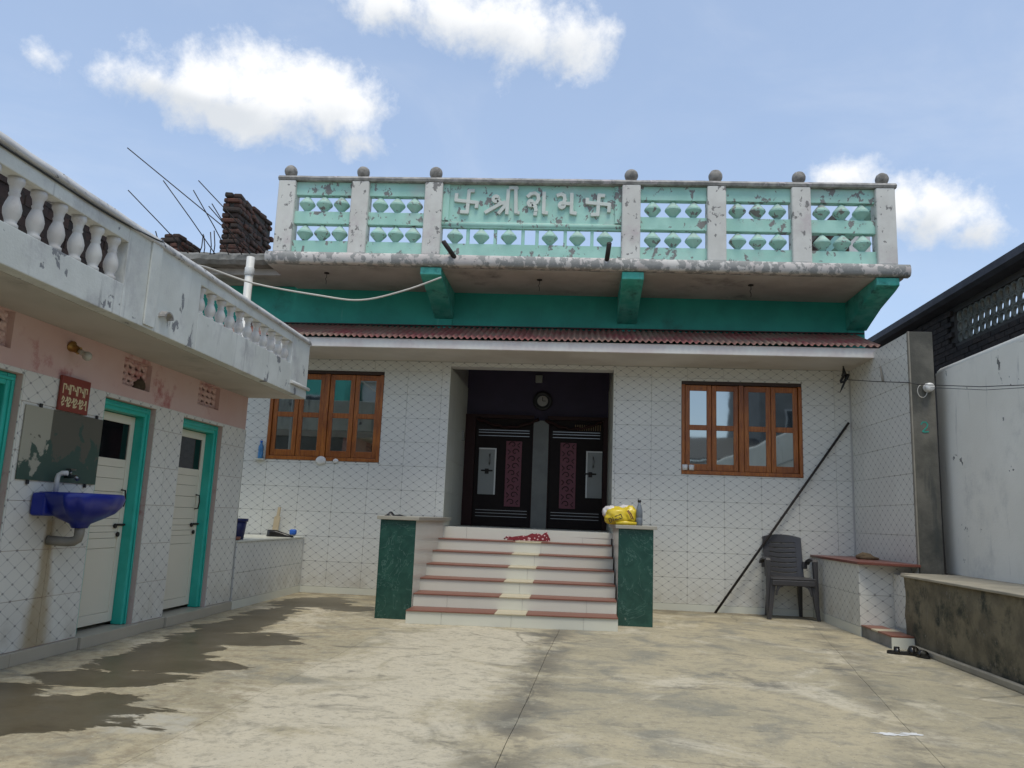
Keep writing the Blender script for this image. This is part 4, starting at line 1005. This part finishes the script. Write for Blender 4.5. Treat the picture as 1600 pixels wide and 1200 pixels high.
# ================================================================== UNFINISHED ROOF CORNER (upper left)
us = thing('unfinished_slab', 'rough unfinished concrete roof slab edge with bent steel rods sticking out', 'slab', (-5.2, 10.2, 4.3))
b = B(); n = 40; vs = []; fs = []; prof = [(9.95, 4.36), (9.90, 4.41), (9.91, 4.48), (9.97, 4.53), (10.55, 4.53), (10.55, 4.36)]
for i in range(n + 1):
    x = -6.9 + 2.79 * i / n
    for k, (y, z) in enumerate(prof):
        j = Vector((x * 7, k * 3.1, 0)); vs.append((x, y + .03 * mnoise.noise(j), z + .022 * mnoise.noise(j + Vector((0, 9, 0)))))
for i in range(n):
    for k in range(6): fs.append((i * 6 + k, i * 6 + (k + 1) % 6, (i + 1) * 6 + (k + 1) % 6, (i + 1) * 6 + k))
b.add(vs, fs); b.f += [list(range(6)), [n * 6 + k for k in range(6)]]; b.sm += [False] * 2
part('slab', b, 'concrete', us)
part('slab_underside', box(-6.9, -4.11, 10.12, FY + .2, 4.265, 4.355), 'soffit', us)
RB = [((-6.193, 9.5, 5.839), (-4.366, 9.95, 4.453)), ((-6.107, 9.5, 5.231), (-5.40, 9.95, 4.50)), ((-5.63, 9.5, 5.37), (-5.0, 9.95, 4.47)), ((-5.195, 9.5, 5.235), (-4.80, 9.95, 4.45)),
      ((-5.139, 9.5, 5.371), (-4.23, 9.95, 4.45)), ((-4.918, 9.5, 5.047), (-4.62, 9.95, 4.46)), ((-4.958, 9.5, 5.011), (-4.49, 9.95, 4.46)), ((-6.39, 9.5, 4.975), (-5.55, 9.95, 4.47)),
      ((-5.19, 9.9, 4.75), (-5.19, 9.95, 4.45)), ((-5.1, 9.9, 4.80), (-5.1, 9.95, 4.45)), ((-5.05, 9.9, 4.82), (-5.05, 9.95, 4.45)), ((-5.2, 9.9, 4.77), (-5.27, 9.95, 4.45)), ((-5.8, 9.75, 4.75), (-5.8, 9.95, 4.45))]
for a, c in RB:
    a = Vector(a); c = Vector(c); m = (a + c) / 2 + Vector((.02, .0, -.015)); part('steel_rod', B().tube([a, m, c], .0075, 6), 'iron', us)
def brick_wall(label, x0, x1, ya, yb, z0, ztop, seed, loose=.012):
    random.seed(seed)
    t = thing('brick_stub', label, 'brick wall', ((x0 + x1) / 2, (ya + yb) / 2, z0))
    part('mortar_core', box(x0 + .025, x1 - .025, ya + .03, yb - .03, z0, ztop - .1), 'mortar', t)
    bw = box(-.106, .106, -.054, .054, 0, .070); mb = part('brick', bw, 'brick', t, .012, 2, origin=(0, 0, 0)); me0 = mb.data
    bpy.data.objects.remove(mb)
    def one(x, y, z, rz, s=(1, 1, 1)):
        q = random.uniform(.93, 1.06); o = put('brick', me0, t, (x, y, z), (R(random.uniform(-4, 4)), R(random.uniform(-4, 4)), rz + R(random.uniform(-8, 8))), (s[0] * q, s[1] * random.uniform(.9, 1.08), random.uniform(.86, 1.06)))
        md = o.modifiers.new('bevel', 'BEVEL'); md.width = .020; md.segments = 2
    r = 0; z = z0 + .004
    while z + .07 < ztop:
        if r % 2 == 0:
            for x in (x0 + .055, x1 - .055):
                y = ya + .106 + random.uniform(-loose, loose)
                while y < yb: one(x + random.uniform(-loose, loose), y, z, R(90)); y += .226
        else:
            y = ya + .054 + random.uniform(-loose, loose) * 2
            while y < yb: one((x0 + x1) / 2 + random.uniform(-loose, loose) * 1.4, y, z, 0, ((x1 - x0) / .212 * 1.02, 1, 1)); y += .118
        z += .0765; r += 1
    return t
brick_wall('tall ragged brick wall stub rising from the unfinished roof slab', -5.13, -4.885, 10.25, 11.45, 4.535, 5.60, 3, .022)
brick_wall('low broken brick wall stub behind the steel rods', -5.98, -5.73, 10.25, 10.95, 4.535, 4.95, 4, .02)
brick_wall('low brick course just above the washroom parapet', -6.75, -6.45, 10.25, 11.2, 4.535, 4.86, 6, .02)
tag(part('drain_pipe', B().tube([(-4.365, 9.62, 0), (-4.365, 9.62, 4.35)], .052, 14).lathe([(.058, 4.10), (.062, 4.105), (.062, 4.20), (.058, 4.205)], (-4.365, 9.62, 0), 14), 'pvc'), 'white plastic drain pipe rising to the unfinished roof slab', 'pipe')
# raked brick parapet seen through the last balustrade bay
rk = thing('raked_roof_wall', 'raked brick and white plaster wall on the roof behind the balustrade end bay', 'wall', (4.0, 12, 4.3))
part('brick_body', B().prism([(3.35, 4.32), (4.10, 4.32), (4.10, 5.86), (3.93, 5.93), (3.44, 5.45)], 'y', 11.99, 12.2), 'brick', rk)
part('plaster_body', B().prism([(4.105, 4.32), (4.42, 4.32), (4.42, 5.90), (4.105, 5.80)], 'y', 11.97, 12.22), 'house_white', rk)
part('top_beam', B().prism([(3.30, 5.36), (3.92, 6.0), (3.98, 5.95), (3.36, 5.30)], 'y', 11.9, 11.985), 'mortar_dark', rk)

# ================================================================== LOOSE THINGS
# plastic chair
ch = thing('plastic_chair', 'dark grey plastic armchair with slotted back standing by the granite ledge', 'chair', (2.66, 10.30, 0))
CH = Matrix.Translation((2.665, 10.32, 0)) @ Matrix.Rotation(R(2), 4, 'Z')
def cpart(nm, b, bev=0, sub=0):
    b.v = [tuple(CH @ Vector(v)) for v in b.v]; o = part(nm, b, 'chair_plastic', ch, bev)
    return o
def leg(b, p0, p1, w0, w1, d0, d1):
    p0, p1 = Vector(p0), Vector(p1)
    def q(p, w_, d): return [(p.x - w_, p.y - d, p.z), (p.x + w_, p.y - d, p.z), (p.x + w_, p.y + d, p.z), (p.x - w_, p.y + d, p.z)]
    return b.add(q(p0, w0, d0) + q(p1, w1, d1), [(3, 2, 1, 0), (4, 5, 6, 7), (0, 1, 5, 4), (1, 2, 6, 5), (2, 3, 7, 6), (3, 0, 4, 7)])
for s in (-1, 1):
    cpart('leg', leg(leg(B(), (s * .295, -.20, .0), (s * .235, -.17, .50), .020, .034, .022, .030), (s * .300, -.165, .0), (s * .285, -.13, .70), .016, .03, .016, .03), .008)
    cpart('leg', leg(B(), (s * .215, .235, .0), (s * .185, .17, .48), .020, .03, .02, .03), .008)
    b = B(); pts = [(-.16, .69), (-.13, .72), (0, .725), (.12, .70), (.175, .66)]
    for (ya, za), (yb_, zb) in zip(pts, pts[1:]): b.add([(s * .285 - .035, ya, za - .014), (s * .285 + .03, ya, za - .014), (s * .285 + .03, yb_, zb - .014), (s * .285 - .035, yb_, zb - .014), (s * .285 - .035, ya, za + .014), (s * .285 + .03, ya, za + .014), (s * .285 + .03, yb_, zb + .014), (s * .285 - .035, yb_, zb + .014)], [(0, 3, 2, 1), (4, 5, 6, 7), (0, 1, 5, 4), (1, 2, 6, 5), (2, 3, 7, 6), (3, 0, 4, 7)])
    b.box(s * .255 - .03 if s > 0 else -.285, .285 if s > 0 else -.225, .15, .19, .60, .69)
    cpart('arm', b, .008)
b = B().prism([(-.265, -.23), (.265, -.23), (.255, .06), (.22, .20), (-.22, .20), (-.255, .06)], 'z', .475, .50)
b.box(-.262, .262, -.236, -.205, .405, .474); cpart('seat', b, .010)
for s in (-1, 1):   # rounded knees under the seat front
    cpart('apron', B().prism([(s * .20, .404), (s * .12, .404), (s * .165, .385), (s * .19, .345), (s * .203, .29), (s * .225, .29)], 'y', -.225, -.20), .004)
YB_ = lambda z: .165 + (z - .5) * .20
def bp_(x, z): return (x, YB_(z) + .03 - .45 * x * x, z)
b = B()
def curved(b, x0, x1, za, zb, n=8, th=.014, arch=0, dip=0):
    vs = []; fs = []
    for i in range(n + 1):
        x = x0 + (x1 - x0) * i / n; t_ = 1 - (2 * i / n - 1) ** 2
        for z in (za - dip * t_, zb + arch * t_):
            p = bp_(x, z); vs += [p, (p[0], p[1] + th, p[2])]
    for i in range(n):
        q = i * 4; fs += [(q, q + 4, q + 6, q + 2), (q + 1, q + 3, q + 7, q + 5), (q + 2, q + 6, q + 7, q + 3), (q, q + 1, q + 5, q + 4)]
    fs += [(0, 2, 3, 1), (4 * n, 4 * n + 1, 4 * n + 3, 4 * n + 2)]
    return b.add(vs, fs)
for s in (-1, 1):
    x0, x1 = (.165, .245) if s > 0 else (-.245, -.165)
    cpart('back_upright', curved(B(), x0, x1, .49, .985, 3), .005)
cpart('back_top', curved(B(), -.245, .245, .925, .986, 10, arch=.035, dip=.012), .005)
zz = [.50 + i * .0605 for i in range(8)]
for za, zb in zip(zz, zz[1:]): cpart('back_slat', curved(B(), -.168, .168, za + .002, zb - .010, 8, dip=.012, arch=-.012), .002)
# leaning iron pole
tag(part('leaning_pole', B().tube([(1.79, 10.50, .0), (3.545, 10.585, 2.50)], .016, 10), 'iron'), 'long dark iron pole leaning diagonally against the tiled front wall', 'pole')
# yellow bag and bottle on the pedestal
yb = thing('yellow_bag', 'crumpled yellow and white plastic bag with dark print on the pedestal cap', 'bag', (.52, 9.15, 1.064))
def lump(c, sc, seed, amp=.20, n=30, m=20):
    vs = []; fs = []
    for i in range(m + 1):
        ph = math.pi * i / m
        for k in range(n):
            t_ = 2 * math.pi * k / n; d = Vector((math.sin(ph) * math.cos(t_), math.sin(ph) * math.sin(t_), math.cos(ph)))
            r = 1 + amp * mnoise.noise(d * 2.2 + Vector((seed, 0, 0))) + amp * 1.0 * abs(mnoise.noise(d * 6 + Vector((0, seed, 0))))
            p = Vector((d.x * sc[0], d.y * sc[1], d.z * sc[2])) * r + Vector(c); p.z = max(p.z, 1.0645); vs.append(p)
    for i in range(m):
        for k in range(n): fs.append((i * n + k, (i + 1) * n + k, (i + 1) * n + (k + 1) % n, i * n + (k + 1) % n))
    return B().add(vs, fs, True)
part('bag_body', lump((.475, 9.16, 1.155), (.150, .11, .105), 2.0), 'yellow_bag', yb)
part('bag_side', lump((.615, 9.18, 1.16), (.085, .08, .115), 5.0), 'yellow_bag', yb)
part('white_fold', lump((.40, 9.22, 1.20), (.095, .09, .075), 7.0), 'white_bag', yb)
part('white_top', lump((.56, 9.24, 1.235), (.085, .07, .055), 9.0), 'white_bag', yb)
part('bottom_roll', B().tube([(.45, 9.07, 1.083), (.55, 9.055, 1.088), (.68, 9.07, 1.085)], [.018, .024, .016], 8), 'yellow_bag', yb)
part('stripe', B().tube([(.585, 9.058, 1.23), (.62, 9.055, 1.185), (.645, 9.06, 1.13)], .007, 6).tube([(.572, 9.056, 1.225), (.604, 9.051, 1.18), (.625, 9.05, 1.13)], .005, 6), 'red_granite', yb)
b = B(); GLY = {'D': [[(0, 0), (0, 6), (2.5, 6), (3.5, 4.5), (3.5, 1.5), (2.5, 0), (0, 0)]], 'I': [[(1, 0), (1, 6)]], 'C': [[(3.5, 6), (0, 6), (0, 0), (3.5, 0)]], 'O': [[(0, 0), (0, 6), (3.5, 6), (3.5, 0), (0, 0)]]}
ofs = 0
for chh in 'DIICO':
    ca, sa = math.cos(R(22)), math.sin(R(22)); o_ = ofs
    strokes(b, GLY[chh], lambda u: u, lambda v: v, 0, 1.0, .0) if False else None
    for stt in GLY[chh]:
        for p, q in zip(stt, stt[1:]):
            P = [Vector(((o_ + a_[0]) * .0075, 0, a_[1] * .0075)) for a_ in (p, q)]; d = (P[1] - P[0]).normalized(); nn = Vector((-d.z, 0, d.x)) * .004; e = d * .003
            qd = [P[0] - e + nn, P[1] + e + nn, P[1] + e - nn, P[0] - e - nn]
            b.add([(.385 + v.x * ca - v.z * sa, 9.044 - (ofs % 3) * .0003, 1.086 + v.x * sa + v.z * ca) for v in qd], [(0, 1, 2, 3)])
    ofs += 2.8 if chh == 'I' else 5.2
part('print', b, 'bag_print', yb)
bo = thing('plastic_bottle', 'clear plastic bottle with black cap beside the yellow bag', 'bottle', (.755, 9.15, 1.064))
part('body', B().lathe([(.034, 1.065), (.038, 1.075), (.038, 1.15), (.035, 1.155), (.038, 1.16), (.037, 1.23), (.03, 1.265), (.018, 1.30), (.017, 1.325)], (.715, 9.12, 0), 18), 'bottle_clear', bo)
part('cap', B().lathe([(.020, 1.3255), (.020, 1.352)], (.715, 9.12, 0), 14), 'black', bo)
# red patterned cloth draped on the top steps
cl = B(); vs = []; fs = []; nu, nv = 26, 9
for i in range(nu + 1):
    u = i / nu
    for k in range(nv + 1):
        v = k / nv; x = -.86 + .54 * u; hgt = (.020 + .095 * (u ** .8 if u < .93 else .93 ** .8 * (1 - u) / .07 * .8 + .1)) * math.sin(math.pi * (v * .9 + .05)) * (1 + .35 * mnoise.noise(Vector((u * 8, v * 2, 3))))
        vs.append((x + .02 * mnoise.noise(Vector((u * 5, v * 4, 7))), 10.04 + .13 * v * (.4 + .6 * u), .817 + max(.002, hgt) * (1 if 0 < k < nv else .1)))
for i in range(nu):
    for k in range(nv): q = i * (nv + 1) + k; fs.append((q, q + 1, q + nv + 2, q + nv + 1))
rc_ = thing('red_cloth', 'crumpled dark red patterned cloth lying on the top step', 'cloth', (-.6, 10.1, .812))
part('fabric', cl.add(vs, fs, True), 'red_cloth', rc_)
part('tail', B().tube([(-.90, 10.07, .825), (-.87, 10.07, .850), (-.82, 10.07, .845), (-.76, 10.08, .825)], [.008, .013, .016, .02], 7), 'red_cloth', rc_)
b = B(); pts = []
vs = []; fs = []
for i in range(17):
    x = -2.07 + .22 * i / 16; h = .006 + .045 * math.exp(-((i - 4) / 2.2) ** 2) + .014 * math.exp(-((i - 11) / 2.5) ** 2)
    for k in range(6):
        a = math.pi * k / 5; vs.append((x, 8.55 - .06 * math.cos(a), 1.065 + h * math.sin(a)))
for i in range(16):
    for k in range(5): q = i * 6 + k; fs.append((q, q + 1, q + 7, q + 6))
tag(part('black_cloth', b.add(vs, fs, True), 'rubber'), 'small black rag lying on the pedestal cap left of the steps', 'rag')['label'] = 'small crumpled black rag lying on a pedestal cap'
# sandals by the small step
def sandal(cx, cy_, rz, label):
    t = thing('sandal', label, 'sandal', (cx, cy_, 0)); M = Matrix.Translation((cx, cy_, 0)) @ Matrix.Rotation(rz, 4, 'Z'); pl = []
    for i in range(26):
        a = 2 * math.pi * i / 26; c = math.cos(a); pl.append(Vector((c * .135, math.sin(a) * (.043 + .010 * c), 0)))
    for nm, z0, z1, s, m in (('sole', .001, .024, 1, 'rubber'), ('footbed', .0242, .030, .95, 'shoe_black')):
        vs = [M @ Vector((p.x * s, p.y * s, z0)) for p in pl] + [M @ Vector((p.x * s, p.y * s, z1)) for p in pl]
        part(nm, B().add(vs, [tuple(range(26))[::-1], tuple(range(26, 52))] + [(i, (i + 1) % 26, 26 + (i + 1) % 26, 26 + i) for i in range(26)]), m, t)
    for x, h in ((.05, .055), (-.075, .07)):
        vs = []; fs = []
        for i in range(9):
            a = math.pi * i / 8
            for dx in (-.022, .022): vs.append(M @ Vector((x + dx, .052 * math.cos(a), .012 + h * math.sin(a))))
        for i in range(8): fs.append((2 * i, 2 * i + 1, 2 * i + 3, 2 * i + 2))
        o = part('strap', B().add(vs, fs, True), 'shoe_black', t); md = o.modifiers.new('solid', 'SOLIDIFY'); md.thickness = .004
sandal(3.02, 7.78, R(165), 'black sandal lying sideways against the small side step'); sandal(3.13, 7.70, R(-75), 'black sandal pointing away from the small side step')
# splashed water on the floor, its bright reflection painted white
random.seed(21)
for (cx, cy_, r) in ((1.755, 4.75, .045), (1.885, 4.78, .040)):
    pl = [(cx + r * (1.6 * math.cos(a)) * (1 + 1.1 * mnoise.noise(Vector((math.cos(a) * 2.6 + cx * 5, math.sin(a) * 2.6, 0)))), cy_ + r * .55 * math.sin(a) * (1 + 1.2 * mnoise.noise(Vector((math.sin(a) * 3, math.cos(a) * 3, cx * 3))))) for a in [2 * math.pi * i / 22 for i in range(22)]]
    tag(part('splash_glint', B().prism(pl, 'z', .0025, .0040), 'glint_white'), 'small water splash on the concrete floor, its reflection painted white', 'water splash', 'water splashes on the floor')
# clothes line, knotted clamp, insulator on the column
clw = thing('clothes_line', 'thin dark clothes line running from the tiled corner to the white wall', 'line', (3.8, 8, 2.6))
part('wire', B().tube([(3.42, 10.28, 3.02), (3.50, 9.5, 2.86), (3.574, 8.735, 2.715), (3.66, 8.70, 2.69)], .005, 6).tube([(3.66, 8.70, 2.69), (3.80, 7.7, 2.50), (3.93, 6.7, 2.36), (3.95, 4, 2.3)], .004, 6).tube([(3.76, 8.705, 2.66), (3.85, 7.7, 2.47), (3.94, 6.7, 2.345), (3.95, 4, 2.28)], .003, 6), 'black', clw)
part('loop', B().tube([(3.70 + .05 * math.cos(a), 8.71, 2.62 + .07 * math.sin(a)) for a in [2 * math.pi * i / 14 for i in range(15)]], .004, 6), 'cable_white', clw)
tag(part('insulator', B().lathe([(.02, 0), (.05, .01), (.052, .03), (.032, .045), (.05, .06), (.045, .085), (.02, .09)], (3.765, 8.742, 2.66), 16, MY), 'porcelain'), 'white porcelain insulator on the bare concrete column', 'insulator')
kn = thing('hanging_clamp', 'black clamp and cord end hanging in the tiled corner under the awning', 'clamp', (3.40, 10.29, 2.9))
part('knot', B().tube([(3.40, 10.29, 3.20), (3.41, 10.285, 3.10), (3.385, 10.28, 3.06)], [.006, .028, .02], 8).tube([(3.45, 10.285, 3.09), (3.43, 10.28, 3.03), (3.40, 10.28, 2.99), (3.355, 10.28, 2.98)], [.03, .022, .018, .012], 8).tube([(3.395, 10.28, 3.06), (3.36, 10.28, 3.00), (3.365, 10.28, 2.97)], [.018, .016, .01], 8), 'black', kn)
part('tail', B().tube([(3.43, 10.285, 3.03), (3.385, 10.285, 2.93), (3.345, 10.285, 2.845)], [.012, .014, .003], 7), 'black', kn)
tag(part('wall_peg', B().tube([(SX - .012, 9.55, 3.05), (SX - .03, 9.45, 2.86)], .012, 8), 'pvc_grey'), 'short grey pipe stub on the tiled side wall above the clothes line', 'pipe')
# cables
cb = thing('slack_cable', 'slack pale cable hanging from the balcony bracket to the washroom parapet', 'cable', (-3, 9.4, 3.7))
def spl(pts, k=6):
    out = []; P = [Vector(p) for p in pts]
    for i in range(len(P) - 1):
        p0, p1, p2, p3 = P[max(i - 1, 0)], P[i], P[i + 1], P[min(i + 2, len(P) - 1)]
        for j in range(k):
            t_ = j / k; out.append(.5 * ((2 * p1) + (p2 - p0) * t_ + (2 * p0 - 5 * p1 + 4 * p2 - p3) * t_ ** 2 + (3 * p1 - p0 - 3 * p2 + p3) * t_ ** 3))
    return out + [P[-1]]
part('cable', B().tube(spl([(-1.78, 9.49, 4.07), (-2.26, 9.49, 3.885), (-2.80, 9.49, 3.755), (-3.34, 9.47, 3.80), (-4.20, 9.45, 3.94), (-4.62, 8.9, 3.98), (-4.1, 7.6, 3.55), (-3.55, 6.4, 3.16), (-3.10, 5.3, 3.012)]), .012, 8), 'cable_white', cb)
cb2 = thing('parapet_wire', 'thin dark wire strung along the washroom parapet coping', 'cable', (-3.03, 3.5, 2.95))
part('wire', B().tube(spl([(-3.09, 5.3, 3.015), (-3.035, 5.15, 2.96), (-3.04, 4.6, 2.918), (-3.042, 3.8, 2.914), (-3.042, 2.0, 2.914), (-3.042, -1, 2.914)]), .006, 6), 'black', cb2)

# ================================================================== BEHIND THE CAMERA (seen mirrored in the window panes)
def house(label, x0, x1, y0, y1, h, m, rm, wins):
    t = thing('neighbour_house', label, 'building', ((x0 + x1) / 2, (y0 + y1) / 2, 0))
    part('walls', box(x0, x1, y0, y1, 0, h), m, t)
    part('roof', box(x0 - .25, x1 + .25, y0 - .25, y1 + .25, h + .001, h + .16), rm, t, .02)
    for (a, c, z0, z1) in wins:
        wd = part('window', box(a, c, y1 + .001, y1 + .03, z0, z1), 'dark_glass', t)
        part('window_frame', box(a - .06, a - .001, y1 + .001, y1 + .06, z0 - .06, z1 + .06).box(c + .001, c + .06, y1 + .001, y1 + .06, z0 - .06, z1 + .06).box(a, c, y1 + .001, y1 + .06, z1 + .001, z1 + .06).box(a, c, y1 + .001, y1 + .06, z0 - .06, z0 - .001), 'house_white', wd)
house('tall turquoise house across the yard behind the viewer', -14, -9.0, -15, -8, 7.5, 'house_teal', 'house_white', [(-12.5, -11.5, 4, 5.4), (-10.5, -9.8, 4, 5.4)])
house('plain white house across the yard beside the turquoise one', -8.6, -4.5, -16, -9, 6.2, 'house_white', 'house_white', [(-7.8, -6.9, 3.8, 5), (-6.1, -5.3, 3.8, 5)])
house('grey unpainted concrete house across the yard beside the sheet shed', 7.0, 12.5, -16, -9.5, 7.6, 'house_grey', 'house_grey', [(8, 9, 4.2, 5.6), (10, 11, 4.2, 5.6)])
rwl = thing('rear_yard_wall', 'white yard wall closing the courtyard behind the viewer', 'wall', (2, -6.2, 0))
part('wall', box(-6, 9.5, -6.3, -6.1, 0, 3.2), 'house_white', rwl); part('coping', box(-6.05, 9.55, -6.36, -6.04, 3.201, 3.27), 'concrete', rwl, .01)
sh = thing('sheet_shed', 'low shed with dark sheet roof behind the rear yard wall', 'shed', (4, -8, 0))
part('walls', box(1.5, 6.8, -9.4, -7, 0, 3.3), 'house_grey', sh)
part('roof', B().prism([(-9.8, 4.5), (-6.6, 3.4), (-6.6, 3.34), (-9.8, 4.44)], 'x', 1.2, 6.9), 'tarp', sh)
